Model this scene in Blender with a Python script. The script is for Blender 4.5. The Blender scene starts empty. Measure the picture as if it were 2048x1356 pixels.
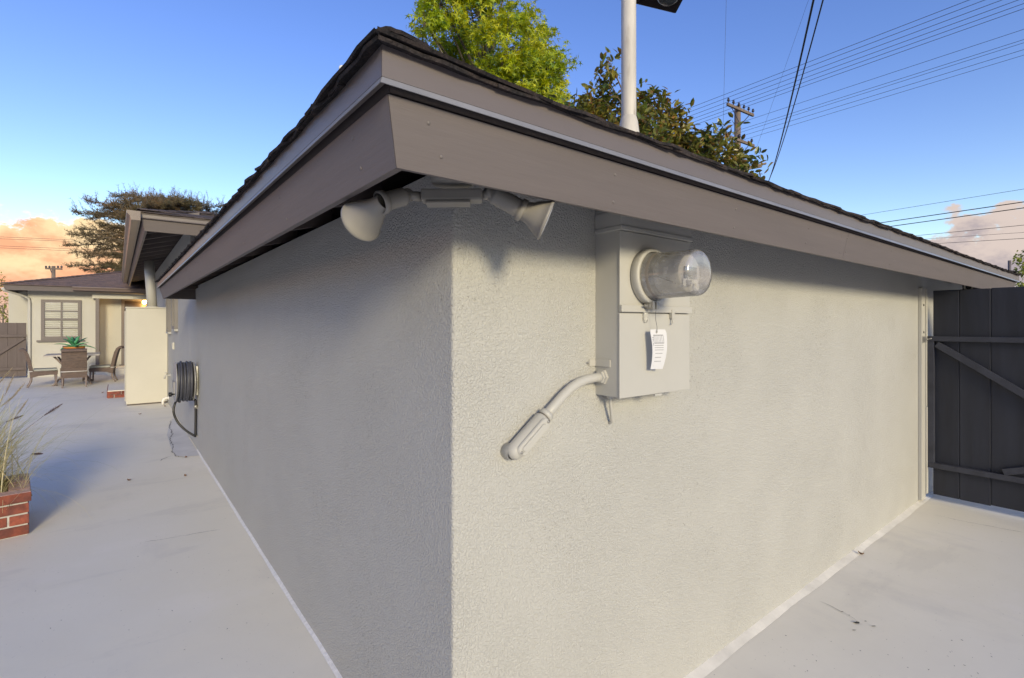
import bpy, bmesh, math, random
from mathutils import Vector, Matrix, Quaternion
random.seed(11)
R = math.radians
scene = bpy.context.scene
C = scene.collection

# ------------------------------------------------------------------ camera
# X runs along the right-hand wall, Y along the left-hand wall, origin under the camera
CAM_H = 1.5
F = 1005.0                       # focal length in pixels of the 2048 px wide photograph
AZ = R(51.9)                     # heading of the lens, measured from +X towards +Y
cam_d = bpy.data.cameras.new('camera')
cam = bpy.data.objects.new('camera', cam_d); C.objects.link(cam)
cam.location = (0, 0, CAM_H)
cam.rotation_euler = (R(90), 0, AZ - R(90))
cam_d.sensor_width = 36.0
cam_d.lens = 36.0 * F / 2048.0
cam_d.shift_y = -30.0 / 2048.0
cam_d.clip_start = 0.05
cam_d.clip_end = 5000
scene.camera = cam
FWD = Vector((math.cos(AZ), math.sin(AZ), 0)); RGT = Vector((math.sin(AZ), -math.cos(AZ), 0))
def W(px, py, d):                # survey point: a pixel of the photograph at depth d metres
    return FWD*d + RGT*(d*(px-1024)/F) + Vector((0, 0, CAM_H + d*(648-py)/F))

# ------------------------------------------------------------------ light
SUN_EL = R(15.5)
SUN_AZ = R(-90 - 14)              # heading from the scene to the sun, measured from +X towards +Y
sv = Vector((math.cos(SUN_AZ)*math.cos(SUN_EL), math.sin(SUN_AZ)*math.cos(SUN_EL), math.sin(SUN_EL)))
sun_d = bpy.data.lights.new('sun', 'SUN'); sun = bpy.data.objects.new('sun', sun_d); C.objects.link(sun)
sun_d.energy = 1.0; sun_d.angle = R(12); sun_d.color = (1.0, 0.995, 0.985)
sun.rotation_euler = sv.to_track_quat('Z', 'Y').to_euler()

world = bpy.data.worlds.new('World'); scene.world = world; world.use_nodes = True
def world_nodes():
    nt = world.node_tree; nt.nodes.clear(); N = nt.nodes; L = nt.links
    def node(t, **k):
        n = N.new(t)
        for a, b in k.items(): setattr(n, a, b)
        return n
    def math_(op, a, b=None, clamp=False):
        n = node('ShaderNodeMath', operation=op, use_clamp=clamp)
        for i, v in enumerate((a, b)):
            if v is None: continue
            if isinstance(v, (int, float)): n.inputs[i].default_value = v
            else: L.new(v, n.inputs[i])
        return n.outputs[0]
    def mixc(f, a, b, mode='MIX'):
        n = node('ShaderNodeMix', data_type='RGBA', blend_type=mode)
        if isinstance(f, (int, float)): n.inputs[0].default_value = f
        else: L.new(f, n.inputs[0])
        for i, v in ((6, a), (7, b)):
            if isinstance(v, tuple): n.inputs[i].default_value = v + (1,)
            else: L.new(v, n.inputs[i])
        return n.outputs[2]
    def ramp(x, lo, hi):
        n = node('ShaderNodeMapRange', interpolation_type='SMOOTHSTEP', clamp=True)
        L.new(x, n.inputs[0]); n.inputs[1].default_value = lo; n.inputs[2].default_value = hi
        return n.outputs[0]
    sky = node('ShaderNodeTexSky', sky_type='NISHITA', sun_disc=False)
    sky.sun_elevation = SUN_EL; sky.sun_rotation = R(90) - SUN_AZ
    sky.air_density = 1.0; sky.dust_density = 0.35; sky.ozone_density = 3.5; sky.altitude = 50
    tc = node('ShaderNodeTexCoord'); d = tc.outputs['Generated']
    sep = node('ShaderNodeSeparateXYZ'); L.new(d, sep.inputs[0]); z = sep.outputs[2]
    def noise(scale, detail, rough, zs, off):
        mp = node('ShaderNodeMapping'); L.new(d, mp.inputs[0])
        mp.inputs['Scale'].default_value = (1, 1, zs); mp.inputs['Location'].default_value = off
        n = node('ShaderNodeTexNoise'); L.new(mp.outputs[0], n.inputs['Vector'])
        n.inputs['Scale'].default_value = scale; n.inputs['Detail'].default_value = detail; n.inputs['Roughness'].default_value = rough
        return n.outputs[0]
    # a bank of cumulus all round the horizon: its top wanders with broad noise, its edge with fine noise
    # the bank over the left wing is lit peach, the bank to the right is dusky lilac
    nrm = node('ShaderNodeVectorMath', operation='DOT_PRODUCT'); L.new(d, nrm.inputs[0])
    nrm.inputs[1].default_value = (-0.6, 0.8, 0)
    warm = ramp(nrm.outputs['Value'], 0.25, 0.75)
    broad = noise(3.1, 2, 0.5, 0.3, CLOUD_OFF)
    fine = noise(15, 8, 0.60, 1.4, (5, 2, 0))
    inner = noise(13, 7, 0.62, 1.9, (1, 7, 3))
    top = math_('ADD', math_('MULTIPLY', math_('SUBTRACT', broad, 0.5), 0.30), 0.195)
    top = math_('SUBTRACT', top, math_('MULTIPLY', math_('SUBTRACT', 1.0, warm), 0.052))
    edge = math_('ADD', top, math_('MULTIPLY', math_('SUBTRACT', fine, 0.5), 0.16))
    dist = math_('SUBTRACT', edge, z)
    mask = ramp(dist, 0.0, 0.014)
    depth = ramp(math_('ADD', dist, math_('MULTIPLY', math_('SUBTRACT', inner, 0.5), 0.44)), 0.0, 0.12)
    low = ramp(math_('ADD', z, math_('MULTIPLY', math_('SUBTRACT', inner, 0.5), 0.10)), 0.03, 0.075)
    body = mixc(depth, mixc(warm, (0.62, 0.60, 0.80), (1.0, 0.84, 0.72)), mixc(warm, (0.38, 0.385, 0.60), (0.95, 0.50, 0.42)))
    body = mixc(low, mixc(warm, (0.47, 0.47, 0.68), (0.74, 0.54, 0.60)), body)
    cloud = mixc(1.0, body, (CLOUD_GAIN, CLOUD_GAIN, CLOUD_GAIN), 'MULTIPLY')
    hsv = node('ShaderNodeHueSaturation'); L.new(sky.outputs[0], hsv.inputs['Color'])
    hsv.inputs['Saturation'].default_value = SKY_SAT; hsv.inputs['Hue'].default_value = SKY_HUE
    col = mixc(mask, hsv.outputs[0], cloud)
    bg = node('ShaderNodeBackground'); L.new(col, bg.inputs[0]); bg.inputs[1].default_value = SKY_STRENGTH
    out = node('ShaderNodeOutputWorld'); L.new(bg.outputs[0], out.inputs[0])
SKY_STRENGTH = 0.13; SKY_SAT = 1.22; SKY_HUE = 0.527; CLOUD_GAIN = 2.8; CLOUD_OFF = (3.0, 1.0, 0.0)
world_nodes()
scene.view_settings.view_transform = 'Standard'; scene.view_settings.look = 'None'
scene.view_settings.gamma = 1.0; scene.view_settings.use_curve_mapping = False
scene.view_settings.exposure = 1.52
scene.view_settings.use_white_balance = True; scene.view_settings.white_balance_temperature = 10500; scene.view_settings.white_balance_tint = 2
scene.render.engine = 'CYCLES'
scene.cycles.max_bounces = 8; scene.cycles.use_denoising = True

# ------------------------------------------------------------------ helpers
def tag(o, label=None, cat=None, group=None, kind=None):
    for k, v in (('label', label), ('category', cat), ('group', group), ('kind', kind)):
        if v: o[k] = v
    return o
def empty(name, loc=(0, 0, 0), label=None, cat=None, group=None, kind=None, rz=0):
    o = bpy.data.objects.new(name, None); C.objects.link(o)
    o.location = loc; o.rotation_euler = (0, 0, rz); o.empty_display_size = 0.1
    return tag(o, label, cat, group, kind)
class MB:
    """collects vertices and faces, then becomes one mesh object"""
    def __init__(s): s.v = []; s.f = []; s.sm = []
    def add(s, vs, fs, smooth=False):
        o = len(s.v); s.v += [tuple(p) for p in vs]
        s.f += [tuple(i+o for i in f) for f in fs]; s.sm += [smooth]*len(fs); return s
    def box(s, a, b):
        x0, y0, z0 = a; x1, y1, z1 = b
        return s.add([(x0,y0,z0),(x1,y0,z0),(x1,y1,z0),(x0,y1,z0),(x0,y0,z1),(x1,y0,z1),(x1,y1,z1),(x0,y1,z1)],
                     [(0,3,2,1),(4,5,6,7),(0,1,5,4),(1,2,6,5),(2,3,7,6),(3,0,4,7)])
    def bar(s, p, q, w, h, up=(0, 0, 1)):
        p, q, up = Vector(p), Vector(q), Vector(up); t = (q-p).normalized()
        sd = t.cross(up)
        if sd.length < 1e-4: sd = t.cross(Vector((1, 0, 0)))
        sd.normalize(); u = sd.cross(t)
        vs = [c + sd*(a*w/2) + u*(b*h/2) for c in (p, q) for a, b in ((-1,-1),(1,-1),(1,1),(-1,1))]
        return s.add(vs, [(3,2,1,0),(4,5,6,7),(0,1,5,4),(1,2,6,5),(2,3,7,6),(3,0,4,7)])
    def prism(s, ring0, ring1, smooth=False):
        n = len(ring0)
        fs = [(i, (i+1) % n, (i+1) % n + n, i+n) for i in range(n)]
        s.add(list(ring0)+list(ring1), fs, smooth)
        o = len(s.v)-2*n
        s.f += [tuple(range(o+n-1, o-1, -1)), tuple(range(o+n, o+2*n))]; s.sm += [False, False]; return s
    def tube(s, pts, r, n=8, cap=True, smooth=True):
        pts = [Vector(p) for p in pts]; m = len(pts)
        rs = r if isinstance(r, (list, tuple)) else [r]*m
        t0 = (pts[1]-pts[0]).normalized()
        a = t0.cross(Vector((0, 0, 1)))
        if a.length < 1e-3: a = t0.cross(Vector((1, 0, 0)))
        a.normalize(); vs = []; prev = t0
        for i, p in enumerate(pts):
            t = (pts[min(i+1, m-1)]-pts[max(i-1, 0)]).normalized()
            a = prev.rotation_difference(t) @ a; prev = t; b = t.cross(a)
            vs += [p + (a*math.cos(2*math.pi*k/n) + b*math.sin(2*math.pi*k/n))*rs[i] for k in range(n)]
        fs = [(i*n+k, i*n+(k+1) % n, (i+1)*n+(k+1) % n, (i+1)*n+k) for i in range(m-1) for k in range(n)]
        s.add(vs, fs, smooth)
        if cap:
            o = len(s.v)-m*n
            s.f += [tuple(range(o+n-1, o-1, -1)), tuple(range(o+(m-1)*n, o+m*n))]; s.sm += [False, False]
        return s
    def lathe(s, p0, axis, prof, n=24, smooth=True, cap=False):
        """prof: (distance along the axis, radius)"""
        ax = Vector(axis).normalized(); p0 = Vector(p0)
        a = ax.cross(Vector((0, 0, 1)))
        if a.length < 1e-3: a = ax.cross(Vector((1, 0, 0)))
        a.normalize(); b = ax.cross(a); m = len(prof)
        vs = [p0 + ax*t + (a*math.cos(2*math.pi*k/n) + b*math.sin(2*math.pi*k/n))*max(r, 1e-4) for t, r in prof for k in range(n)]
        fs = [(i*n+k, i*n+(k+1) % n, (i+1)*n+(k+1) % n, (i+1)*n+k) for i in range(m-1) for k in range(n)]
        s.add(vs, fs, smooth)
        if cap:
            o = len(s.v)-m*n
            s.f += [tuple(range(o+n-1, o-1, -1)), tuple(range(o+(m-1)*n, o+m*n))]; s.sm += [False, False]
        return s
    def mesh(s, name, fix=False, bevel=0):
        me = bpy.data.meshes.new(name); me.from_pydata(s.v, [], s.f)
        me.polygons.foreach_set('use_smooth', s.sm); me.update()
        if fix or bevel:
            bm = bmesh.new(); bm.from_mesh(me)
            bmesh.ops.recalc_face_normals(bm, faces=bm.faces)
            if bevel:
                es = [e for e in bm.edges if len(e.link_faces) == 2 and e.calc_face_angle(0) > 0.6]
                bmesh.ops.bevel(bm, geom=es, offset=bevel, segments=2, profile=0.6, affect='EDGES')
            bm.to_mesh(me); bm.free()
        return me
    def build(s, name, m, parent=None, fix=True, bevel=0, label=None, cat=None, group=None, kind=None, loc=None):
        me = s.mesh(name, fix, bevel); me.materials.append(m)
        return link(name, me, parent, label, cat, group, kind, loc)
def link(name, me, parent=None, label=None, cat=None, group=None, kind=None, loc=None, rot=None):
    o = bpy.data.objects.new(name, me); C.objects.link(o)
    if parent is not None:
        o.parent = parent
        if parent.parent is None and parent.type == 'EMPTY' or True:
            pass
    if loc is not None: o.location = loc
    if rot is not None: o.rotation_euler = rot
    return tag(o, label, cat, group, kind)
def copy_tree(o, parent=None):
    c = o.copy(); C.objects.link(c); c.parent = parent
    for ch in o.children: copy_tree(ch, c)
    return c

# ------------------------------------------------------------------ materials
def mat(name, col, rough=0.7, var=0.12, vscale=4.0, col2=None, cscale=2.0, bumps=(), stretch=(1, 1, 1), rnd=0.0, metal=0.0,
        coat=0.0, trans=0.0, sss=0.0, clo=0.42, chi=0.62, spec=0.5, detail=5):
    m = bpy.data.materials.new(name); m.use_nodes = True
    nt = m.node_tree; N = nt.nodes; L = nt.links; b = N['Principled BSDF']
    b.inputs['Roughness'].default_value = rough; b.inputs['Metallic'].default_value = metal
    b.inputs['Specular IOR Level'].default_value = spec
    if coat: b.inputs['Coat Weight'].default_value = coat
    tc = N.new('ShaderNodeTexCoord'); oi = N.new('ShaderNodeObjectInfo')
    mp = N.new('ShaderNodeMapping'); mp.inputs['Scale'].default_value = stretch
    L.new(tc.outputs['Object'], mp.inputs[0])
    off = N.new('ShaderNodeVectorMath'); off.operation = 'MULTIPLY_ADD'
    comb = N.new('ShaderNodeCombineXYZ')
    for i in range(3): L.new(oi.outputs['Random'], comb.inputs[i])
    L.new(comb.outputs[0], off.inputs[0]); off.inputs[1].default_value = (37, 17, 23); L.new(mp.outputs[0], off.inputs[2])
    vec = off.outputs[0]
    def noise(scale, detail=detail, rough=0.6):
        n = N.new('ShaderNodeTexNoise'); L.new(vec, n.inputs['Vector'])
        n.inputs['Scale'].default_value = scale; n.inputs['Detail'].default_value = detail; n.inputs['Roughness'].default_value = rough
        return n.outputs[0]
    def mr(x, a, c, d=0.0, e=1.0):
        n = N.new('ShaderNodeMapRange'); L.new(x, n.inputs[0])
        for i, v in enumerate((a, c, d, e)): n.inputs[i+1].default_value = v
        return n.outputs[0]
    mix = N.new('ShaderNodeMix'); mix.data_type = 'RGBA'
    mix.inputs[6].default_value = col + (1,); mix.inputs[7].default_value = (col2 or col) + (1,)
    L.new(mr(noise(cscale), clo, chi), mix.inputs[0])
    val = mr(noise(vscale), 0.3, 0.7, 1-var, 1+var)
    if rnd:
        mm = N.new('ShaderNodeMath'); mm.operation = 'MULTIPLY'
        L.new(val, mm.inputs[0]); L.new(mr(oi.outputs['Random'], 0, 1, 1-rnd, 1+rnd), mm.inputs[1]); val = mm.outputs[0]
    sc = N.new('ShaderNodeVectorMath'); sc.operation = 'SCALE'
    L.new(mix.outputs[2], sc.inputs[0]); L.new(val, sc.inputs['Scale'])
    L.new(sc.outputs[0], b.inputs['Base Color'])
    prev = None
    for sc_, st, dist in bumps:
        bp = N.new('ShaderNodeBump'); bp.inputs['Strength'].default_value = st; bp.inputs['Distance'].default_value = dist
        L.new(noise(sc_, 4, 0.55), bp.inputs['Height'])
        if prev: L.new(prev, bp.inputs['Normal'])
        prev = bp.outputs[0]
    if prev: L.new(prev, b.inputs['Normal'])
    if trans:
        tl = N.new('ShaderNodeBsdfTranslucent'); L.new(sc.outputs[0], tl.inputs[0])
        mx = N.new('ShaderNodeMixShader'); mx.inputs[0].default_value = trans
        L.new(b.outputs[0], mx.inputs[1]); L.new(tl.outputs[0], mx.inputs[2]); L.new(mx.outputs[0], N['Material Output'].inputs[0])
    m['b'] = b.name
    return m

def stucco(name, col):
    """painted sand-finish stucco: fine dashes, stronger in patches, with faint weather mottling"""
    m = mat(name, col, 0.75, var=0.018, vscale=1.3, col2=tuple(c*0.975 for c in col), cscale=0.9, spec=0.35)
    nt = m.node_tree; N = nt.nodes; L = nt.links; b = N[m['b']]
    tc = N.new('ShaderNodeTexCoord')
    def tex(scale, det, dis=0.0):
        n = N.new('ShaderNodeTexNoise'); L.new(tc.outputs['Object'], n.inputs['Vector'])
        n.inputs['Scale'].default_value = scale; n.inputs['Detail'].default_value = det; n.inputs['Distortion'].default_value = dis
        return n.outputs[0]
    grain = tex(150, 2, 0.6); fine = tex(260, 2); patch = tex(2.6, 3); wave = tex(4, 2)
    mr = N.new('ShaderNodeMapRange'); L.new(patch, mr.inputs[0]); mr.inputs[1].default_value = 0.40; mr.inputs[2].default_value = 0.60
    mr.inputs[3].default_value = 0.8; mr.inputs[4].default_value = 1.0
    pw = N.new('ShaderNodeMapRange'); L.new(grain, pw.inputs[0]); pw.inputs[1].default_value = 0.40; pw.inputs[2].default_value = 0.66
    mu = N.new('ShaderNodeMath'); mu.operation = 'MULTIPLY'; L.new(pw.outputs[0], mu.inputs[0]); L.new(mr.outputs[0], mu.inputs[1])
    b0 = N.new('ShaderNodeBump'); b0.inputs['Strength'].default_value = 0.05; b0.inputs['Distance'].default_value = 0.0005; L.new(wave, b0.inputs['Height'])
    b1 = N.new('ShaderNodeBump'); b1.inputs['Strength'].default_value = 1.0; b1.inputs['Distance'].default_value = 0.0026; L.new(mu.outputs[0], b1.inputs['Height'])
    b2 = N.new('ShaderNodeBump'); b2.inputs['Strength'].default_value = 0.35; b2.inputs['Distance'].default_value = 0.0007; L.new(fine, b2.inputs['Height'])
    # pits and grime specks in loose patches
    sp = N.new('ShaderNodeMapRange'); L.new(tex(95, 3, 1.5), sp.inputs[0]); sp.inputs[1].default_value = 0.60; sp.inputs[2].default_value = 0.70
    sz = N.new('ShaderNodeMapRange'); L.new(tex(1.7, 4), sz.inputs[0]); sz.inputs[1].default_value = 0.50; sz.inputs[2].default_value = 0.64; sz.inputs[4].default_value = 0.6
    sm = N.new('ShaderNodeMath'); sm.operation = 'MULTIPLY'; L.new(sp.outputs[0], sm.inputs[0]); L.new(sz.outputs[0], sm.inputs[1])
    src = b.inputs['Base Color'].links[0].from_socket
    x = N.new('ShaderNodeMix'); x.data_type = 'RGBA'; L.new(sm.outputs[0], x.inputs[0]); L.new(src, x.inputs[6]); x.inputs[7].default_value = (0.17, 0.15, 0.13, 1); L.new(x.outputs[2], b.inputs['Base Color'])
    L.new(b0.outputs[0], b1.inputs['Normal']); L.new(b1.outputs[0], b2.inputs['Normal']); L.new(b2.outputs[0], b.inputs['Normal'])
    return m

GREIGE = (0.46, 0.45, 0.415)
M = {}
M['stucco'] = stucco('stucco_paint', GREIGE)
M['stucco_cream'] = stucco('cream_stucco', (0.52, 0.50, 0.445))
M['fascia'] = mat('taupe_wood_paint', (0.135, 0.113, 0.108), 0.55, var=0.06, vscale=2.2, col2=(0.20, 0.175, 0.168), cscale=4, clo=0.68, chi=0.80, bumps=((9, 0.4, 0.0013), (40, 0.4, 0.0005)), stretch=(0.9, 0.9, 14))
M['trim'] = mat('taupe_metal_paint', (0.14, 0.116, 0.108), 0.42, var=0.05, vscale=3, bumps=((3, 0.35, 0.006), (30, 0.2, 0.0006)), stretch=(0.7, 0.7, 4))
M['soffit'] = mat('dark_brown_wood_paint', (0.085, 0.066, 0.060), 0.7, var=0.12, vscale=6, bumps=((40, 0.4, 0.001),))
M['shingle'] = mat('asphalt_shingle', (0.020, 0.018, 0.019), 0.95, var=0.5, vscale=160, col2=(0.045, 0.034, 0.032), cscale=24, bumps=((220, 0.9, 0.003), (12, 0.5, 0.006)), rnd=0.35, spec=0.2)
M['shingle_brown'] = mat('brown_asphalt_shingle', (0.17, 0.115, 0.10), 0.95, var=0.35, vscale=60, col2=(0.12, 0.09, 0.085), cscale=7, bumps=((160, 0.9, 0.003),), rnd=0.25, spec=0.2)
M['metal_paint'] = mat('painted_steel', (0.455, 0.44, 0.40), 0.48, var=0.03, vscale=5, bumps=((6, 0.25, 0.002), (240, 0.12, 0.0002)))
M['concrete'] = None
M['caulk'] = mat('white_caulk', (0.72, 0.70, 0.67), 0.7, var=0.12, vscale=40, bumps=((60, 0.8, 0.003),))
M['gate'] = mat('charcoal_wood_paint', (0.0125, 0.015, 0.024), 0.6, var=0.3, vscale=10, bumps=((30, 0.7, 0.0015), (6, 0.5, 0.004)), stretch=(1, 1, 0.12))
M['gate_rail'] = mat('charcoal_rail_paint', (0.030, 0.033, 0.046), 0.55, var=0.3, vscale=10, bumps=((30, 0.6, 0.001),))
M['gate_brown'] = mat('brown_wood_paint', (0.105, 0.080, 0.075), 0.7, var=0.15, vscale=6, bumps=((30, 0.5, 0.001),), stretch=(1, 1, 0.15))

# ------------------------------------------------------------------ ground
def concrete_mat():
    m = mat('painted_concrete', (0.80, 0.745, 0.63), 0.6, var=0.06, vscale=1.1, col2=(0.745, 0.70, 0.61), cscale=0.55,
            bumps=((1.4, 0.4, 0.02), (34, 0.35, 0.0016), (150, 0.25, 0.0005)), spec=0.4)
    nt = m.node_tree; N = nt.nodes; L = nt.links; b = N[m['b']]
    src = b.inputs['Base Color'].links[0].from_socket
    tc = N.new('ShaderNodeTexCoord')
    def tex(scale, lo, hi, amount, colour, prev, det=6, rough=0.65, sx=1.0):
        mp = N.new('ShaderNodeMapping'); mp.inputs['Scale'].default_value = (sx, 1, 1); L.new(tc.outputs['Object'], mp.inputs[0])
        n = N.new('ShaderNodeTexNoise'); L.new(mp.outputs[0], n.inputs['Vector']); n.inputs['Scale'].default_value = scale
        n.inputs['Detail'].default_value = det; n.inputs['Roughness'].default_value = rough
        r = N.new('ShaderNodeMapRange'); L.new(n.outputs[0], r.inputs[0]); r.inputs[1].default_value = lo; r.inputs[2].default_value = hi
        r.inputs[4].default_value = amount
        x = N.new('ShaderNodeMix'); x.data_type = 'RGBA'; L.new(r.outputs[0], x.inputs[0]); L.new(prev, x.inputs[6]); x.inputs[7].default_value = colour + (1,)
        return x.outputs[2]
    c = tex(0.9, 0.54, 0.66, 0.45, (0.84, 0.78, 0.71), src)              # pale worn paint
    c = tex(0.7, 0.55, 0.72, 0.38, (0.50, 0.47, 0.45), c, sx=2.2)
    c = tex(1.6, 0.58, 0.63, 0.16, (0.45, 0.42, 0.39), c, sx=0.35)        # grey damp marks
    c = tex(55, 0.70, 0.76, 0.55, (0.12, 0.11, 0.10), c, det=2)          # specks of dirt
    c = tex(9, 0.70, 0.78, 0.35, (0.24, 0.22, 0.20), c, det=8)           # scuffs
    L.new(c, b.inputs['Base Color'])
    return m
M['concrete'] = concrete_mat()
M['earth'] = mat('dry_ground', (0.16, 0.14, 0.09), 0.95, var=0.3, vscale=0.8, col2=(0.09, 0.11, 0.05), cscale=0.2, bumps=((8, 0.6, 0.03),))
MB().add([(-2500, -2500, -0.06), (2500, -2500, -0.06), (2500, 2500, -0.06), (-2500, 2500, -0.06)], [(0, 1, 2, 3)]).build('ground', M['earth'], kind='structure')
m = MB(); m.box((-7, -7, -0.1), (11, 22, 0.0)); m.build('patio_paving', M['concrete'], kind='structure')

# ------------------------------------------------------------------ hip-roofed buildings
def rect_pt(rect, a, k, z):
    x0, y0, x1, y1 = rect
    return Vector(((x0-a, y0-a, z), (x1+a, y0-a, z), (x1+a, y1+a, z), (x0-a, y1+a, z))[k % 4])
def eave(rect, k, prof, t0=0.0, t1=1.0, gap=0.001):
    """a strip along side k of the eave rectangle; prof = closed ring of (offset outwards, height); mitred at both corners"""
    A = []; B = []
    for a, z in prof:
        p, q = rect_pt(rect, a, k, z), rect_pt(rect, a, k+1, z); d = (q-p).normalized()
        A.append(p.lerp(q, t0) + d*gap); B.append(p.lerp(q, t1) - d*gap)
    return MB().prism(A, B)
SIDE_DIR = [Vector((1, 0, 0)), Vector((0, 1, 0)), Vector((-1, 0, 0)), Vector((0, -1, 0))]
SIDE_IN = [Vector((0, 1, 0)), Vector((-1, 0, 0)), Vector((0, -1, 0)), Vector((1, 0, 0))]
def shingle_mesh(name, seed, w=0.305, l=0.24, t=0.007, m=None):
    """one shingle tab lying on the roof plane: x along the eave, y up the slope, ragged lower edge"""
    r = random.Random(seed); n = 6; vs = []
    for j, y in enumerate((0, 0.05, l)):
        for i in range(n+1):
            x = -w/2 + w*i/n
            yy = y + (r.uniform(-0.006, 0.006) if j == 0 else 0)
            z = (0.0015*math.sin(i*1.3+seed) + r.uniform(-0.0015, 0.0015)) * (1.0, 0.5, 0)[j]
            vs.append((x, yy, z))
    k = len(vs); vs += [(x, y, z-t) for x, y, z in vs]
    fs = []
    for j in range(2):
        for i in range(n):
            a = j*(n+1)+i; fs += [(a, a+1, a+n+2, a+n+1), (k+a+n+1, k+a+n+2, k+a+1, k+a)]
    for i in range(n): fs += [(i+1, i, k+i, k+i+1)]
    for j in range(2):
        a, b = j*(n+1), (j+1)*(n+1); fs += [(a, b, k+b, k+a), (b+n, a+n, k+a+n, k+b+n)]
    me = MB().add(vs, fs).mesh(name, fix=True); me.materials.append(m or M['shingle']); return me
def place(o, origin, x, y):
    x = Vector(x).normalized(); z = x.cross(Vector(y)).normalized(); y = z.cross(x)
    o.matrix_basis = Matrix(((x.x, y.x, z.x, origin.x), (x.y, y.y, z.y, origin.y), (x.z, y.z, z.z, origin.z), (0, 0, 0, 1)))
def hip_roof(parent, rect, a0, z0, pitch, mshingle, courses, thick=0.02, exposure=0.145, first=0, sides=(0, 1, 2, 3)):
    """deck with its underside, then courses of shingles as stepped strips from course number 'first' up"""
    x0, y0, x1, y1 = rect; half = min(x1-x0, y1-y0)/2 + a0
    deck = MB()
    base = [rect_pt(rect, a0, k, z0) for k in range(4)]; topi = [rect_pt(rect, a0-half, k, z0+half*pitch) for k in range(4)]
    for dz, flip in ((0, False), (-thick, True)):
        vs = [p + Vector((0, 0, dz)) for p in base+topi]
        fs = [(k, (k+1) % 4, (k+1) % 4+4, k+4) for k in range(4)]
        deck.add(vs, [f[::-1] if flip else f for f in fs])
    vs = [p + Vector((0, 0, dz)) for dz in (0, -thick) for p in base]
    deck.add(vs, [(k+4, (k+1) % 4+4, (k+1) % 4, k) for k in range(4)])
    roof = deck.build('roof', M['soffit'], parent, fix=False)
    fld = MB(); n = int(half/exposure); rr = random.Random(5)
    for k in sides:
        for c in range(first, n):
            d0 = c*exposure - 0.03; d1 = min((c+1)*exposure + 0.03, half)
            A = rect_pt(rect, a0-d0, k, z0+d0*pitch); B = rect_pt(rect, a0-d0, k+1, z0+d0*pitch)
            Cc = rect_pt(rect, a0-d1, k+1, z0+d1*pitch); D = rect_pt(rect, a0-d1, k, z0+d1*pitch)
            up = Vector((0, 0, 0.012)); lo = Vector((0, 0, 0.003))
            m_ = max(1, int((B-A).length/0.33)); off = rr.random()*0.9
            for i in range(m_+1):                      # tabs of uneven lift along the course
                t0 = min(max((i-off)/m_, 0), 1); t1 = min(max((i+1-off)/m_, 0), 1)
                if t1-t0 < 1e-4: continue
                u2 = up + Vector((0, 0, rr.uniform(0, 0.006))); g = 0.006/max((B-A).length, 0.1)
                p0, p1 = A.lerp(B, t0+g), A.lerp(B, t1-g); q0, q1 = D.lerp(Cc, t0), D.lerp(Cc, t1)
                fld.add([p0+lo, p1+lo, p0+u2, p1+u2, q0+lo, q1+lo], [(0, 1, 3, 2), (2, 3, 5, 4), (0, 2, 4), (1, 5, 3)])
    fld.build('shingle_field', mshingle, roof, fix=False, kind='stuff')
    return roof

# ---- garage: the near building with the meter on it
XW, YW = 0.745, 1.22
G = (0.42, 0.895, 7.2, 7.25)                      # rectangle of the lower outer edge of the fascia
GZ = 1.80; GP = 0.26
garage = empty('garage', (XW, YW, 0), 'low greige stucco garage with brown hip-roof eave, meter on its wall', 'garage')
def gpart(mb, name, m, **k):
    o = mb.build(name, m, garage, **k); o.matrix_parent_inverse = Matrix.Translation((-XW, -YW, 0)); return o
def child(o, par):                                # keep world coordinates under a parent Empty that only has a location
    o.parent = par; p = par; t = Vector((0, 0, 0))
    o.matrix_parent_inverse = par.matrix_world.inverted() if False else Matrix.Translation(-Vector(par.location)) if par.parent is None else Matrix()
    return o
def wall_block(x0, y0, x1, y1, z1, r=0.012):
    """closed wall volume with a slightly rounded near corner and tessellated faces"""
    m = MB(); ring = []
    for i in range(6):
        a = math.pi + math.pi/2*i/5
        ring.append((x0+r+r*math.cos(a), y0+r+r*math.sin(a)))
    ring += [(x1, y0), (x1, y1), (x0, y1)]
    m.prism([(x, y, -0.05) for x, y in ring], [(x, y, z1) for x, y in ring]); return m
gpart(wall_block(XW, YW, 6.9, 6.95, 1.955), 'wall', M['stucco'])
FAS = [(0.0, GZ), (0.0315, GZ+0.121), (0.010, GZ+0.125), (-0.022, GZ+0.004)]
for k in range(4):
    for t0, t1 in (((0, 0.33), (0.33, 1)) if k == 0 else ((0, 0.45), (0.45, 1)) if k == 3 else ((0, 1),)): gpart(eave(G, k, FAS, t0, t1, 0.0007), 'fascia_board', M['fascia'])
for k in range(4): gpart(eave(G, k, [(0.026, GZ+0.1275), (0.026, GZ+0.168), (0.004, GZ+0.168), (0.004, GZ+0.1275)], 0, 1, 0.0007), 'gap_dark_strip', M['soffit'])  # dark strip added behind the open eave gap so it reads as unbroken shade
M['nail'] = mat('painted_nail', (0.155, 0.135, 0.128), 0.5, var=0.1)
nail = MB().lathe((0, 0, 0), (0, 0, 1), [(0, 0.0042), (0.0012, 0.0038), (0.0016, 0.0005)], 8).mesh('nail_head', True); nail.materials.append(M['nail'])
rn = random.Random(6)
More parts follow.
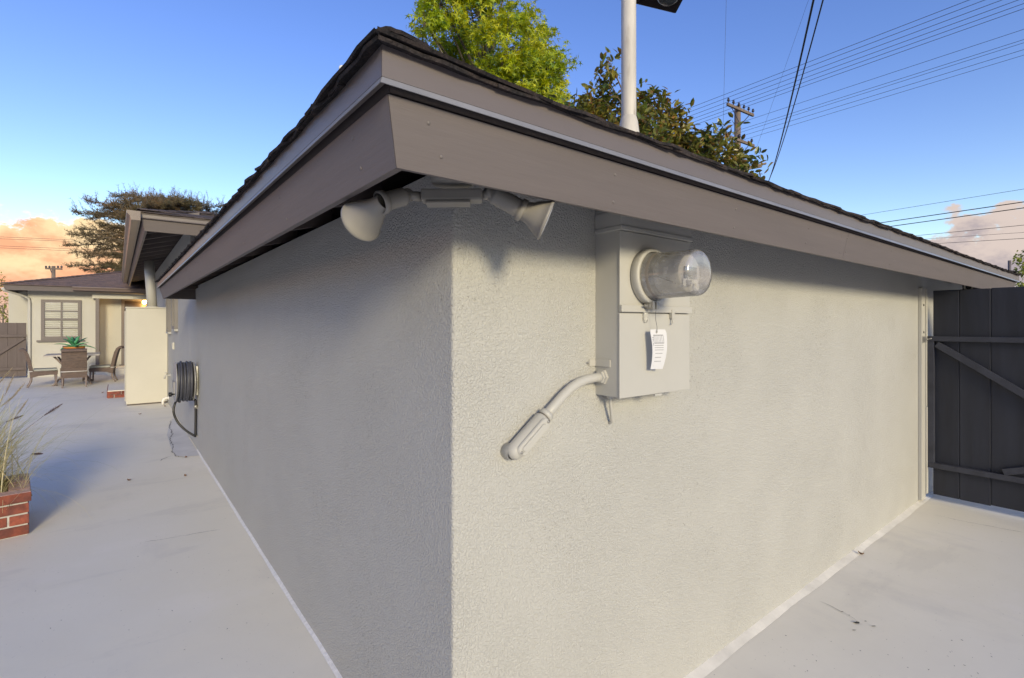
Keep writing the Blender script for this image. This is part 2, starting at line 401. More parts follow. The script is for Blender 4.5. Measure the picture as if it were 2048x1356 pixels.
for k, ds in ((0, (0.09, 0.62, 1.24, 1.83, 2.20, 2.26, 2.9, 3.5, 4.1, 4.8)), (3, (6.20, 5.6, 4.95, 4.3, 3.55, 3.48, 2.9))):
    for d_ in ds:
        for f in (0.27, 0.76):
            t = f+rn.uniform(-0.06, 0.06); p = rect_pt(G, 0.0315*t, k, GZ+0.121*t) + SIDE_DIR[k]*(d_+rn.uniform(-0.02, 0.02))
            o = link('nail_head', nail, garage); o.matrix_parent_inverse = Matrix.Translation((-XW, -YW, 0))
            nn = (-SIDE_IN[k]*0.121 + Vector((0, 0, -0.0315))).normalized(); place(o, p, SIDE_DIR[k], nn.cross(SIDE_DIR[k]))
DRIP = [(0.052, GZ+0.196), (0.053, GZ+0.139), (0.036, GZ+0.139), (0.034, GZ+0.196)]
FLASH = [(0.0525, GZ+0.1385), (0.0575, GZ+0.126), (0.056, GZ+0.1255), (0.050, GZ+0.137)]
M['flashing'] = mat('grey_flashing', (0.27, 0.27, 0.285), 0.35, var=0.15, vscale=5, metal=0.25, bumps=((5, 0.3, 0.003),))
for k in range(4):
    segs = ((0, 0.405), (0.405, 0.85), (0.85, 1.0)) if k == 0 else ((0, 0.12), (0.12, 0.56), (0.56, 1)) if k == 3 else ((0, 1),)
    for t0, t1 in segs:
        de = gpart(eave(G, k, DRIP, t0, t1, 0.0006), 'drip_edge', M['trim'])
        eave(G, k, FLASH, t0, t1, 0.0006).build('flashing', M['flashing'], de)
groof = hip_roof(garage, G, 0.032, GZ+0.193, GP, M['shingle'], 0, first=1)
groof.matrix_parent_inverse = Matrix.Translation((-XW, -YW, 0))
# eave courses as single shingles: a starter layer, the first course and the second, then caps up the near hip
VAR = [shingle_mesh('shingle', s) for s in range(6)]
rs = random.Random(3)
nz = math.sqrt(1+GP*GP)
def eave_courses(roof, rect, a0, z0, pitch, k, var, layers, w=0.30, lmax=99, mm=None):
    A = rect_pt(rect, a0, k, z0); B = rect_pt(rect, a0, k+1, z0); d = SIDE_DIR[k]; inn = SIDE_IN[k]
    up = (inn + Vector((0, 0, pitch))).normalized(); Lg = (B-A).length; l = 0.24; co = 1/math.sqrt(1+pitch*pitch)
    nrm = d.cross(up)
    for li, (back, lift, shift) in enumerate(layers):
        x0 = back*co + l*co + 0.03 + shift
        for org, dd in ((A, d), (B, -d)):              # tabs cut along the hip at both ends
            n = 6; vs = []
            for j, y in enumerate((0, 0.05, l)):
                xa = (back+y)*co
                for q in range(n+1):
                    x = xa + (x0-xa)*q/n
                    e = rs.uniform(-0.004, 0.004) if j == 0 else 0
                    h = lift + 0.006*(li+1)*(1-q/n)*(1, 0.7, 0)[j] + rs.uniform(-0.001, 0.001)
                    vs.append(org + dd*x + up*(back+y+e) + nrm*h)
            kk = len(vs); vs += [v - nrm*0.007 for v in vs]; fs = []
            for j in range(2):
                for q in range(n):
                    a = j*(n+1)+q; fs += [(a, a+1, a+n+2, a+n+1), (kk+a+n+1, kk+a+n+2, kk+a+1, kk+a)]
            for q in range(n): fs.append((q+1, q, kk+q, kk+q+1))
            for j in range(2):
                a, c = j*(n+1), (j+1)*(n+1); fs += [(a, c, kk+c, kk+a), (c+n, a+n, kk+a+n, kk+c+n)]
            MB().add(vs, fs).build('shingle', mm or M['shingle'], roof)
        x = x0 + w/2
        while x < Lg-x0-w/2+0.1 and x < lmax:
            wob = 0.0015*math.sin(x*2.1+li) + rs.uniform(-0.001, 0.001)
            o = link('shingle', var[rs.randrange(len(var))], roof)
            ang = rs.uniform(-0.02, 0.02); tilt = rs.uniform(0.0, 0.008)
            org = A + d*x + up*back + Vector((0, 0, lift + wob))
            place(o, org, d + inn*ang*0.3 + Vector((0, 0, rs.uniform(-0.004, 0.004))), up + Vector((0, 0, -tilt)))
            x += w + rs.uniform(-0.004, 0.006)
LAY = ((-0.037, 0.009, 0.0), (-0.041, 0.0145, 0.15), (0.09, 0.013, 0.07))
for k in (0, 3): eave_courses(groof, G, 0.032, GZ+0.193, GP, k, VAR, LAY)
def hip_caps(roof, rect, a0, z0, pitch, k, n, m, w=0.10, ln=0.24, step=0.15):
    """folded cap shingles lapping up the hip from corner k"""
    hipd = (SIDE_IN[k] + SIDE_IN[(k+3) % 4] + Vector((0, 0, pitch))).normalized()
    A = rect_pt(rect, a0, k, z0); d0 = SIDE_DIR[k]; d1 = -SIDE_DIR[(k+3) % 4]
    l0 = (d0 - hipd*d0.dot(hipd)).normalized(); l1 = (d1 - hipd*d1.dot(hipd)).normalized()
    me = None
    for i in range(n):
        if i == 1: me = None
        o0 = A + hipd*(i*step-0.01) + Vector((0, 0, (0.038 if i == 0 else 0.030)+0.002*math.sin(i*2.0)))
        if me is None:
            vs = []; N_ = 7
            for j, (s, h) in enumerate(((0, 0.010), (0.05, 0.010), (ln, -0.004))):
                for q in range(N_):
                    t = (q-(N_-1)/2)/((N_-1)/2); side = l0 if t > 0 else l1
                    vs.append(hipd*s + side*(abs(t)*w*((0.30, 0.62, 1)[j] if i == 0 else 1)) + Vector((0, 0, h - 0.004*t*t + rs.uniform(-0.0015, 0.0015))))
            kk = len(vs); vs += [v - Vector((0, 0, 0.008)) for v in vs]; fs = []
            for j in range(2):
                for q in range(N_-1):
                    a = j*N_+q; fs += [(a, a+1, a+N_+1, a+N_), (kk+a+N_, kk+a+N_+1, kk+a+1, kk+a)]
            for q in range(N_-1): fs.append((q+1, q, kk+q, kk+q+1))
            for j in range(2): fs += [(j*N_, (j+1)*N_, kk+(j+1)*N_, kk+j*N_), ((j+1)*N_+N_-1, j*N_+N_-1, kk+j*N_+N_-1, kk+(j+1)*N_+N_-1)]
            me = MB().add(vs, fs).mesh('hip_shingle', fix=True); me.materials.append(m)
        link('hip_shingle', me, roof, loc=o0)
hip_caps(groof, G, 0.032, GZ+0.193, GP, 0, 18, M['shingle'])
hip_caps(groof, G, 0.032, GZ+0.193, GP, 1, 6, M['shingle'])
# rafter tails under the two eaves in view
def rafters(rect, k, xs, z_top, pitch, run, par, w=0.042, h=0.085, a0=-0.024, m=None, shift=(0, 0)):
    for x in xs:
        A = rect_pt(rect, a0, k, z_top) + SIDE_DIR[k]*x; up = SIDE_IN[k] + Vector((0, 0, pitch))
        mb = MB(); q = A + up*run; n = Vector((0, 0, -h))
        sd = SIDE_DIR[k]*(w/2)
        mb.prism([A-sd, A+sd, A+sd+n, A-sd+n], [q-sd, q+sd, q+sd+n, q-sd+n])
        o = mb.build('rafter', m or M['soffit'], par); o.matrix_parent_inverse = Matrix.Translation(-Vector(par.location))
ztop = GZ+0.193-0.022 - (0.055+0.024)*0 + 0.079*GP - 0.002
rafters(G, 0, [0.45+0.61*i for i in range(11)], ztop, GP, 0.36, garage, a0=-0.06)
rafters(G, 3, [6.31-0.45-0.61*i for i in range(10)], ztop, GP, 0.36, garage, a0=-0.06)
# bead of white filler along the foot of the walls
def bead(p, q, w, h, seed, par, m, name='base_filler', n=160, bulge=()):
    r = random.Random(seed); p, q = Vector(p), Vector(q); d = (q-p).normalized(); out = Vector((d.y, -d.x, 0)); mb = MB(); vs = []
    for i in range(n+1):
        t = i/n; c = p.lerp(q, t); ww = w*(1+0.07*math.sin(i*0.11+seed)+0.05*math.sin(i*0.27)+r.uniform(-0.02, 0.02))
        for b0, bw in bulge:
            if abs(t-b0) < 0.012: ww += bw
        hh = h*(1+0.15*math.sin(i*0.19)+r.uniform(-0.04, 0.04))
        vs += [c - out*0.004 + Vector((0, 0, hh)), c + out*ww*0.45 + Vector((0, 0, hh*0.55)), c + out*ww + Vector((0, 0, 0.001))]
    fs = [(3*i+j, 3*i+j+1, 3*i+j+4, 3*i+j+3) for i in range(n) for j in range(2)]
    mb.add(vs, fs, True); o = mb.build(name, m, par, fix=False); o.matrix_parent_inverse = Matrix.Translation(-Vector(par.location)); return o
bead((XW, 7.0, 0), (XW, YW, 0), 0.016, 0.012, 1, garage, M['caulk'], n=260, bulge=((0.905, 0.02),))
M['cove'] = mat('pale_concrete_cove', (0.80, 0.755, 0.67), 0.7, var=0.12, vscale=9, bumps=((40, 0.3, 0.001),))
bead((XW, YW, 0), (5.6, YW, 0), 0.042, 0.010, 2, garage, M['cove'], 'concrete_cove', n=200)

# ------------------------------------------------------------------ main house wing behind the garage
def put(mb, name, m, par, **k):
    """part given in world coordinates under a thing (an Empty with a location only)"""
    o = mb.build(name, m, par, **k); o.matrix_parent_inverse = Matrix.Translation(-Vector(par.location)); return o
def sub(mb, name, m, part, **k):
    """sub-part: the part itself already cancels the Empty's location"""
    return mb.build(name, m, part, **k)
M['gutter'] = mat('brown_gutter_metal', (0.16, 0.118, 0.105), 0.35, var=0.06, vscale=4, bumps=((3, 0.3, 0.004),))
M['glass_dark'] = mat('dark_window_glass', (0.02, 0.022, 0.025), 0.06, var=0.0)
M['window_frame'] = mat('grey_window_frame', (0.17, 0.155, 0.15), 0.5, var=0.05)
M['shingle_main'] = mat('grey_brown_shingle', (0.11, 0.085, 0.08), 0.95, var=0.4, vscale=80, col2=(0.07, 0.06, 0.06), cscale=9, bumps=((160, 0.9, 0.003),), rnd=0.3, spec=0.2)
H = (0.25, 7.35, 6.4, 24.0); HZ = 2.60; HP = 0.27
house = empty('house', (0.75, 7.9, 0), 'house wing with dark gutter and open rafter eave behind the garage', 'house')
put(wall_block(0.748, 7.85, 6.0, 19.4, 2.80), 'wall', M['stucco'], house)
m = MB(); m.box((0.749, 6.951, -0.05), (3.0, 7.849, 1.93)); put(m, 'link_wall', M['stucco'], house)
for k in (0, 3):
    put(eave(H, k, [(0.0, HZ), (0.036, HZ+0.135), (0.014, HZ+0.139), (-0.024, HZ+0.004)], 0.0 if k == 0 else 0.33, 1.0), 'fascia_board', M['fascia'], house)
put(eave(H, 0, [(0.050, HZ+0.20), (0.052, HZ+0.15), (0.062, HZ+0.137), (0.048, HZ+0.139), (0.037, HZ+0.139), (0.036, HZ+0.20)]), 'drip_edge', M['trim'], house)
hroof = hip_roof(house, H, 0.055, HZ+0.205, HP, M['shingle_main'], 0, first=1); hroof.matrix_parent_inverse = Matrix.Translation(-Vector(house.location))
VAR2 = [shingle_mesh('shingle', s+20, m=M['shingle_main']) for s in range(4)]
eave_courses(hroof, H, 0.055, HZ+0.205, HP, 0, VAR2, ((-0.02, 0.012, 0.0), (0.09, 0.018, 0.1)), lmax=4.0, mm=M['shingle_main'])
hip_caps(hroof, H, 0.055, HZ+0.205, HP, 0, 8, M['shingle_main'])
# gutter with rolled lip on the patio side
GX = 0.25-0.045; gz = HZ+0.20
prof = [(0, 0), (0, -0.105), (-0.085, -0.105), (-0.098, -0.06), (-0.128, -0.025), (-0.130, 0.0), (-0.118, 0.004), (-0.116, -0.012), (-0.092, -0.05), (-0.080, -0.098), (-0.006, -0.098), (-0.006, 0)]
A = [(GX+x, 7.22, gz+z) for x, z in prof]; B = [(GX+x, 18.6, gz+z) for x, z in prof]
gut = put(MB().prism(A, B), 'gutter', M['gutter'], house)
capr = [(0, 0), (0, -0.105), (-0.085, -0.105), (-0.098, -0.06), (-0.128, -0.025), (-0.130, 0.003)]
m = MB().prism([(GX+x, 7.214, gz+z+0.001) for x, z in capr], [(GX+x, 7.219, gz+z+0.001) for x, z in capr]); sub(m, 'end_cap', M['gutter'], gut)
# open eave: rafter tails under a boarded deck
hz = HZ+0.205-0.022+0.079*HP-0.004
rafters(H, 3, [16.65-0.35-0.61*i for i in range(18)], hz, HP, 0.56, house, w=0.045, h=0.10, m=M['fascia'])
rafters(H, 0, [0.5+0.61*i for i in range(4)], hz, HP, 0.5, house, w=0.045, h=0.10)
# two narrow high windows in the patio wall
for y0, y1, z0 in ((9.55, 10.05, 1.42), (10.80, 11.28, 1.36)):
    fr = MB()
    for a, b in (((0.700, y0, z0), (0.7475, y0+0.05, 2.2)), ((0.700, y1-0.05, z0), (0.7475, y1, 2.2)), ((0.702, y0+0.05, z0), (0.7475, y1-0.05, z0+0.05)), ((0.702, y0+0.05, 2.15), (0.7475, y1-0.05, 2.2))): fr.box(a, b)
    w_ = put(fr, 'window', M['window_frame'], house)
    m = MB(); m.box((0.725, y0+0.05, z0+0.05), (0.735, y1-0.05, 2.15)); sub(m, 'pane', M['glass_dark'], w_)
    m = MB(); m.box((0.70, y0-0.02, z0-0.035), (0.7475, y1+0.03, z0-0.002)); sub(m, 'sill', M['stucco'], w_)
# water heater cupboard built against that wall, with its flue
M['cupboard'] = mat('beige_cupboard_paint', (0.50, 0.475, 0.415), 0.6, var=0.03, vscale=2)
cb = empty('water_heater_cupboard', (0.43, 11.95, 0), 'tall plain beige cupboard against the house wall with flue pipe on top', 'cupboard')
m = MB(); m.box((0.115, 11.6, 0.025), (0.744, 12.3, 1.79)); put(m, 'body', M['cupboard'], cb, bevel=0.004)
m = MB(); m.box((0.105, 11.585, 1.793), (0.744, 12.31, 1.815)); put(m, 'lid', M['cupboard'], cb, bevel=0.003)
m = MB(); m.box((0.13, 11.62, 0.0), (0.74, 12.28, 0.024)); put(m, 'plinth', M['soffit'], cb)
m = MB(); m.box((0.098, 11.64, 0.08), (0.112, 12.26, 1.74)); dr = put(m, 'door', M['cupboard'], cb, bevel=0.003)
m = MB(); m.tube([(0.52, 11.95, 1.816), (0.50, 11.95, 2.2), (0.47, 11.95, 2.715)], 0.083, 20); m.lathe((0.52, 11.95, 1.816), (0, 0, 1), [(0, 0.11), (0.02, 0.105), (0.03, 0.085)], 20); put(m, 'flue', M['metal_paint'], cb)
# fittings on the wall beyond the hose reel
t = empty('water_tap', (0.745, 11.0, 0.57), 'small pale tap on the house wall left of the hose reel', 'tap')
m = MB(); m.lathe((0.748, 11.0, 0.57), (-1, 0, 0), [(0, 0.035), (0.008, 0.033), (0.01, 0.014), (0.07, 0.014)], 12, cap=True); m.tube([(0.69, 11.0, 0.57), (0.67, 11.0, 0.56), (0.66, 11.0, 0.51)], 0.014); put(m, 'spout', M['metal_paint'], t)
m = MB(); m.lathe((0.695, 11.0, 0.58), (0, 0, 1), [(0, 0.007), (0.035, 0.007), (0.036, 0.03), (0.046, 0.03)], 12, cap=True); put(m, 'handle', M['metal_paint'], t)
t = empty('drain_pipe', (0.72, 11.35, 0.0), 'short white drain pipe at the foot of the wall by the beige cupboard', 'pipe')
m = MB(); m.tube([(0.75, 11.35, 0.12), (0.70, 11.35, 0.12), (0.67, 11.35, 0.105), (0.655, 11.35, 0.07), (0.655, 11.35, 0.002)], 0.02, 12); put(m, 'elbow', M['caulk'], t)
m = MB(); m.lathe((0.747, 11.35, 0.12), (-1, 0, 0), [(0, 0.034), (0.012, 0.032), (0.014, 0.021)], 14); put(m, 'collar', M['caulk'], t)
t = empty('wall_outlet_cover', (0.745, 10.2, 1.12), 'small grey outlet cover on the house wall below the narrow windows', 'outlet')
m = MB(); m.box((0.722, 10.16, 1.07), (0.7475, 10.24, 1.19)); put(m, 'box', M['metal_paint'], t, bevel=0.003)
m = MB(); m.box((0.714, 10.165, 1.08), (0.7215, 10.235, 1.18)); put(m, 'flap', M['metal_paint'], t, bevel=0.002)

# ------------------------------------------------------------------ rear house wing with window and porch
RH = (-2.40, 19.05, 9.0, 27.0); RZ = 2.42; RP = 0.27
rear = empty('rear_house', (-1.0, 19.5, 0), 'cream rear house with shuttered window, porch and brown shingle roof', 'house')
put(wall_block(-2.0, 19.5, -0.52, 26.5, 2.62), 'wall', M['stucco_cream'], rear)
m = MB(); m.box((-0.519, 19.95, -0.05), (7.0, 26.4, 2.62)); put(m, 'porch_wall', M['stucco_cream'], rear)
m = MB(); m.box((-2.6, 21.3, -0.05), (-2.001, 26.4, 2.5)); put(m, 'side_wall', M['stucco_cream'], rear)
for k in (0, 3): put(eave(RH, k, [(0.0, RZ), (0.03, RZ+0.13), (0.008, RZ+0.134), (-0.022, RZ+0.004)]), 'fascia_board', M['fascia'], rear)
rroof = hip_roof(rear, RH, 0.05, RZ+0.15, RP, M['shingle_brown'], 0, first=0); rroof.matrix_parent_inverse = Matrix.Translation(-Vector(rear.location))
hip_caps(rroof, RH, 0.05, RZ+0.15, RP, 0, 26, M['shingle_brown'])
gy = 19.05-0.04; g2 = RZ+0.145
A = [(-1.02, gy+x, g2+z) for x, z in prof]; B = [(1.2, gy+x, g2+z) for x, z in prof]
put(MB().prism(A, B), 'gutter', M['gutter'], rear)
m = MB(); m.tube([(-2.43, 18.98, 2.46), (-2.40, 19.05, 2.40), (-2.1, 19.38, 2.30), (-1.97, 19.455, 2.22), (-1.955, 19.46, 2.1), (-1.955, 19.46, 0.15), (-1.955, 19.36, 0.06)], 0.033, 8); put(m, 'downspout', M['stucco_cream'], rear)
# porch beam, post, floor and step
m = MB(); m.box((-0.60, 19.30, 2.26), (1.2, 19.42, 2.42)); put(m, 'porch_beam', M['stucco_cream'], rear)
m = MB(); m.box((-0.525, 19.31, 0.2), (-0.435, 19.41, 2.259)); put(m, 'porch_post', M['fascia'], rear, bevel=0.006)
m = MB(); m.box((-0.515, 19.28, -0.05), (2.0, 19.948, 0.2)); put(m, 'porch_floor', M['concrete'], rear, bevel=0.01)
m = MB(); m.box((-0.24, 18.75, -0.05), (0.74, 19.278, 0.185)); put(m, 'porch_step', M['concrete'], rear, bevel=0.012)
# dark front door recess in the porch wall
dd = MB()
for a, b in (((0.08, 19.88, 0.2), (0.16, 19.949, 2.30)), ((1.0, 19.88, 0.2), (1.08, 19.949, 2.30)), ((0.16, 19.88, 2.22), (1.0, 19.949, 2.30))): dd.box(a, b)
dfr = put(dd, 'door', M['fascia'], rear)
M['door_wood'] = mat('dark_door', (0.03, 0.018, 0.014), 0.45, var=0.2, vscale=5)
m = MB(); m.box((0.161, 19.92, 0.22), (0.999, 19.947, 2.219)); sub(m, 'door_leaf', M['door_wood'], dfr)
m = MB(); m.box((0.03, 19.85, 0.2005), (1.14, 19.949, 0.235)); sub(m, 'threshold', M['fascia'], dfr)
# the shuttered window: frame, sill, two sashes of four panes, louvred shutters behind the glass
wx0, wx1, wz0, wz1, wy = -1.72, -0.85, 1.04, 2.20, 19.5
M['blind'] = mat('white_shutter', (0.80, 0.78, 0.76), 0.5, var=0.02)
fr = MB()
for a, b in (((wx0, wy-0.05, wz0), (wx0+0.075, wy-0.001, wz1)), ((wx1-0.075, wy-0.05, wz0), (wx1, wy-0.001, wz1)), ((wx0+0.075, wy-0.05, wz1-0.075), (wx1-0.075, wy-0.001, wz1)), ((wx0+0.075, wy-0.05, wz0), (wx1-0.075, wy-0.001, wz0+0.10))): fr.box(a, b)
win = put(fr, 'window', M['fascia'], rear)
m = MB(); m.box((wx0-0.09, wy-0.09, wz0-0.045), (wx1+0.07, wy-0.001, wz0-0.001)); sub(m, 'sill', M['fascia'], win)
mb = MB(); xm = (wx0+wx1)/2; a0, a1, b0, b1 = wx0+0.076, wx1-0.076, wz0+0.101, wz1-0.076
mb.box((xm-0.018, wy-0.042, b0), (xm+0.018, wy-0.02, b1))
hgt = b1-b0
for f, t in ((0.25, 0.012), (0.5, 0.025), (0.75, 0.012)): mb.box((a0, wy-0.0425, b0+hgt*f-t), (xm-0.0181, wy-0.021, b0+hgt*f+t)); mb.box((xm+0.0181, wy-0.0425, b0+hgt*f-t), (a1, wy-0.021, b0+hgt*f+t))
sub(mb, 'glazing_bar', M['fascia'], win)
me = None
for i in range(18):
    z = b0+0.02+hgt*0.965*i/17
    if me is None:
        mb = MB(); mb.bar((a0, 0, 0), (a1, 0, 0), 0.052, 0.008, up=(0, 0.62, 0.78)); me = mb.mesh('louvre', fix=True); me.materials.append(M['blind'])
    link('louvre', me, win, loc=(0, wy-0.012, z))
M['pane'] = bpy.data.materials.new('window_glass'); M['pane'].use_nodes = True
def glassy(m, tint, rough, mixf):
    N = m.node_tree.nodes; L = m.node_tree.links; N.remove(N['Principled BSDF'])
    t = N.new('ShaderNodeBsdfTransparent'); t.inputs[0].default_value = tint + (1,); g = N.new('ShaderNodeBsdfGlossy'); g.inputs['Roughness'].default_value = rough
    fr_ = N.new('ShaderNodeFresnel'); fr_.inputs[0].default_value = 1.45
    ad = N.new('ShaderNodeMath'); ad.operation = 'ADD'; ad.inputs[1].default_value = mixf; L.new(fr_.outputs[0], ad.inputs[0])
    x = N.new('ShaderNodeMixShader'); L.new(ad.outputs[0], x.inputs[0]); L.new(t.outputs[0], x.inputs[1]); L.new(g.outputs[0], x.inputs[2]); L.new(x.outputs[0], N['Material Output'].inputs[0])
glassy(M['pane'], (0.9, 0.92, 0.92), 0.02, 0.0)
for x0_, x1_ in ((a0, xm-0.019), (xm+0.019, a1)):
    for i in range(4):
        m = MB(); zc0, zc1 = b0+hgt*i/4+0.026, b0+hgt*(i+1)/4-0.026
        m.add([(x0_, wy-0.034, zc0), (x1_, wy-0.034, zc0), (x1_, wy-0.034, zc1), (x0_, wy-0.034, zc1)], [(0, 1, 2, 3)]); sub(m, 'pane', M['pane'], win, fix=False)
# porch lamp, lit
pl = empty('porch_lamp', (0.66, 19.72, 2.2), 'small glowing porch lamp by the dark doorway', 'lamp')
M['glow'] = bpy.data.materials.new('lamp_glow'); M['glow'].use_nodes = True
bb = M['glow'].node_tree.nodes['Principled BSDF']; bb.inputs['Emission Color'].default_value = (1, 0.72, 0.36, 1); bb.inputs['Emission Strength'].default_value = 9; bb.inputs['Base Color'].default_value = (1, 0.9, 0.7, 1)
LP = Vector((0.66, 19.72, 2.20))
m = MB(); m.lathe(LP, (0, 0, 1), [(-0.07, 0.001), (-0.06, 0.035), (-0.02, 0.06), (0.02, 0.055), (0.05, 0.03)], 16); put(m, 'bulb', M['glow'], pl)
m = MB(); m.lathe(LP, (0, 0, 1), [(0.05, 0.07), (0.07, 0.07), (0.075, 0.02), (0.30, 0.02)], 16); put(m, 'lamp_holder', M['fascia'], pl)
ld = bpy.data.lights.new('porch_lamp_light', 'POINT'); ld.energy = 6; ld.color = (1.0, 0.62, 0.28); ld.shadow_soft_size = 0.06
lo = bpy.data.objects.new('porch_lamp_light', ld); C.objects.link(lo); lo.parent = pl; lo.location = LP - Vector((0, 0, 0.12)) - Vector(pl.location)

# ------------------------------------------------------------------ brick door step by the cupboard, planter
M['brick'] = mat('red_brick', (0.235, 0.058, 0.036), 0.85, var=0.3, vscale=30, col2=(0.14, 0.042, 0.034), cscale=9, bumps=((70, 0.6, 0.002),), rnd=0.22)
M['brick_top'] = mat('worn_brick_top', (0.52, 0.36, 0.34), 0.85, var=0.2, vscale=30, col2=(0.42, 0.26, 0.24), cscale=9, bumps=((70, 0.6, 0.002),), rnd=0.1)
M['mortar'] = mat('mortar', (0.42, 0.40, 0.37), 0.95, var=0.2, vscale=40, bumps=((90, 0.8, 0.003),))
def brick_mesh(l, w, h, m, name='brick'):
    mb = MB(); mb.box((-l/2, -w/2, 0), (l/2, w/2, h)); me = mb.mesh(name, True, 0.004); me.materials.append(m); return me
st = empty('brick_door_step', (0.28, 13.7, 0), 'low two-course red brick step with pale top behind the beige cupboard', 'step')
bk = brick_mesh(0.215, 0.10, 0.062, M['brick'])
m = MB(); m.box((-0.155, 13.015, 0), (0.744, 14.4, 0.134)); put(m, 'core', M['mortar'], st)
m = MB(); m.box((-0.165, 13.005, 0.1345), (0.744, 14.4, 0.15)); put(m, 'tread', M['concrete'], st)
for c in range(2):
    if c == 0: link('brick', brick_mesh(0.10, 0.10, 0.062, M['brick']), st, loc=Vector((-0.1195, 13.045, 0.004)) - Vector(st.location))
    for i in range(5):
        x = -0.062 + i*0.225 + (0.1145 if c == 0 else 0)
        if x > 0.72: continue
        o = link('brick', bk, st, loc=Vector((x, 13.045, 0.004+c*0.068)) - Vector(st.location))
    for i in range(6):
        o = link('brick', bk, st, loc=Vector((-0.13, 13.22+i*0.225+(0.1 if c else 0), 0.004+c*0.068)) - Vector(st.location)); o.rotation_euler = (0, 0, R(90))

PX1, PY0, PY1 = -0.50, 4.95, 5.56; PX0 = -1.62
pt = empty('brick_planter', (PX1, PY0, 0), 'raised red brick planter with pale worn cap at the left edge', 'planter', rz=R(7))
bh = 0.066; jt = 0.011; crs = bh+jt
bf = brick_mesh(0.215, 0.10, bh, M['brick']); bc = brick_mesh(0.185, 0.115, 0.062, M['brick']); bct = None
m = MB(); w_ = 0.11
m.box((PX0+0.006, PY0+0.006, 0), (PX1-0.006, PY0+w_, 3*crs+0.002)); m.box((PX0+0.006, PY1-w_, 0), (PX1-0.006, PY1-0.006, 3*crs+0.002))
m.box((PX1-w_, PY0+w_, 0), (PX1-0.006, PY1-w_, 3*crs+0.002)); m.box((PX0+0.006, PY0+w_, 0), (PX0+w_, PY1-w_, 3*crs+0.002))
put(m, 'mortar_core', M['mortar'], pt)
def br(me, x, y, z, rz=0):
    o = link('brick', me, pt, loc=Vector((x, y, z)) - Vector(pt.location), rot=(R(random.uniform(-.5, .5)), R(random.uniform(-.5, .5)), R(rz+random.uniform(-.6, .6)))); return o
half = brick_mesh(0.10, 0.10, bh, M['brick'])
for c in range(3):
    z = 0.004+c*crs
    for yy in (PY0+0.05, PY1-0.05):
        x = PX1-0.1075
        if c == 1: br(half, PX1-0.05, yy, z); x = PX1-0.1-jt-0.1075
        while x > PX0+0.1: br(bf, x, yy, z); x -= 0.215+jt
    for xx in (PX1-0.05, PX0+0.05):
        y = PY0+0.1+jt+(0.1075 if c != 1 else 0.05)
        if c == 1: br(half, xx, y, z, 90); y += 0.05+jt+0.1075
        while y < PY1-0.19: br(bf, xx, y, z, 90); y += 0.215+jt
zc = 3*crs+0.008
capf = brick_mesh(0.215, 0.118, 0.064, M['brick']); 
def cap_brick(x, y, rz):
    o = br(capf, x, y, zc, rz); mb = MB(); mb.box((-0.1045, -0.056, 0.0642), (0.1045, 0.056, 0.0668)); t = mb.build('worn_face', M['brick_top'], o, bevel=0.0012)
for yy in (PY0+0.047, PY1-0.047):
    x = PX1-0.1075+0.012
    while x > PX0+0.1: cap_brick(x, yy, 0); x -= 0.224
for xx in (PX1-0.047,):
    for y in (PY0+0.223, PY0+0.223+0.224): cap_brick(xx, y-0.001, 90)
M['soil'] = mat('planter_soil', (0.10, 0.075, 0.05), 0.95, var=0.4, vscale=40, bumps=((50, 1.0, 0.01),))
m = MB(); m.box((PX0+w_-0.004, PY0+w_-0.004, 0), (PX1-w_+0.004, PY1-w_+0.004, 0.19)); put(m, 'soil', M['soil'], pt)

# ------------------------------------------------------------------ meter box on the right-hand wall
BX0, BX1, BY, BZ0, BZ1 = 1.333, 1.741, 1.108, 1.25, 1.90
mx = empty('electric_meter_box', (1.53, 1.2, 1.25), 'greige painted steel meter box with round glass meter on the garage wall', 'meter box')
m = MB(); m.box((BX0, BY+0.006, BZ0), (BX1, YW+0.002, BZ1)); put(m, 'cabinet', M['metal_paint'], mx, bevel=0.003)
m = MB(); m.box((BX0-0.003, BY, BZ0-0.002), (BX1+0.003, BY+0.0055, 1.537)); lid = put(m, 'lower_cover', M['metal_paint'], mx, bevel=0.0018)
m = MB(); m.box((BX0-0.003, BY-0.001, 1.541), (BX1+0.003, BY+0.0055, 1.815)); m.box((BX0-0.004, BY-0.010, 1.541), (BX1+0.004, BY-0.0012, 1.565)); put(m, 'upper_cover', M['metal_paint'], mx, bevel=0.0018)
m = MB(); m.box((BX0-0.008, BY-0.012, 1.818), (BX1+0.008, YW-0.002, 1.832)); m.box((BX0-0.005, BY-0.006, 1.8325), (BX1+0.005, YW-0.002, 1.885)); put(m, 'rain_hood', M['metal_paint'], mx, bevel=0.002)
m = MB(); m.box((1.452, BY-0.0065, 1.515), (1.475, BY-0.0004, 1.541)); m.lathe((1.4635, BY-0.0003, 1.516), (0, -1, 0), [(0, 0.0115), (0.006, 0.0115), (0.0062, 0.001)], 14); sub(m, 'slot_tab', M['stucco_cream'], lid)
m = MB(); m.box((1.610, BY-0.013, 1.520), (1.628, BY-0.0004, 1.552)); m.tube([(1.617, BY-0.008, 1.520), (1.617, BY-0.012, 1.505), (1.612, BY-0.008, 1.498)], 0.003, 6); put(m, 'hasp', M['metal_paint'], mx, bevel=0.001)
m = MB(); m.box((1.52, BY-0.004, 1.241), (1.56, BY+0.012, 1.2475)); put(m, 'catch', M['metal_paint'], mx)
m = MB(); m.box((BX0-0.035, YW-0.004, 1.352), (BX0-0.001, YW-0.0005, 1.376)); m.box((BX0-0.005, 1.150, 1.352), (BX0-0.0005, YW-0.004, 1.376)); put(m, 'wall_strap', M['metal_paint'], mx)
M['rivet'] = mat('dull_steel', (0.32, 0.31, 0.29), 0.45, var=0.1, metal=0.6)
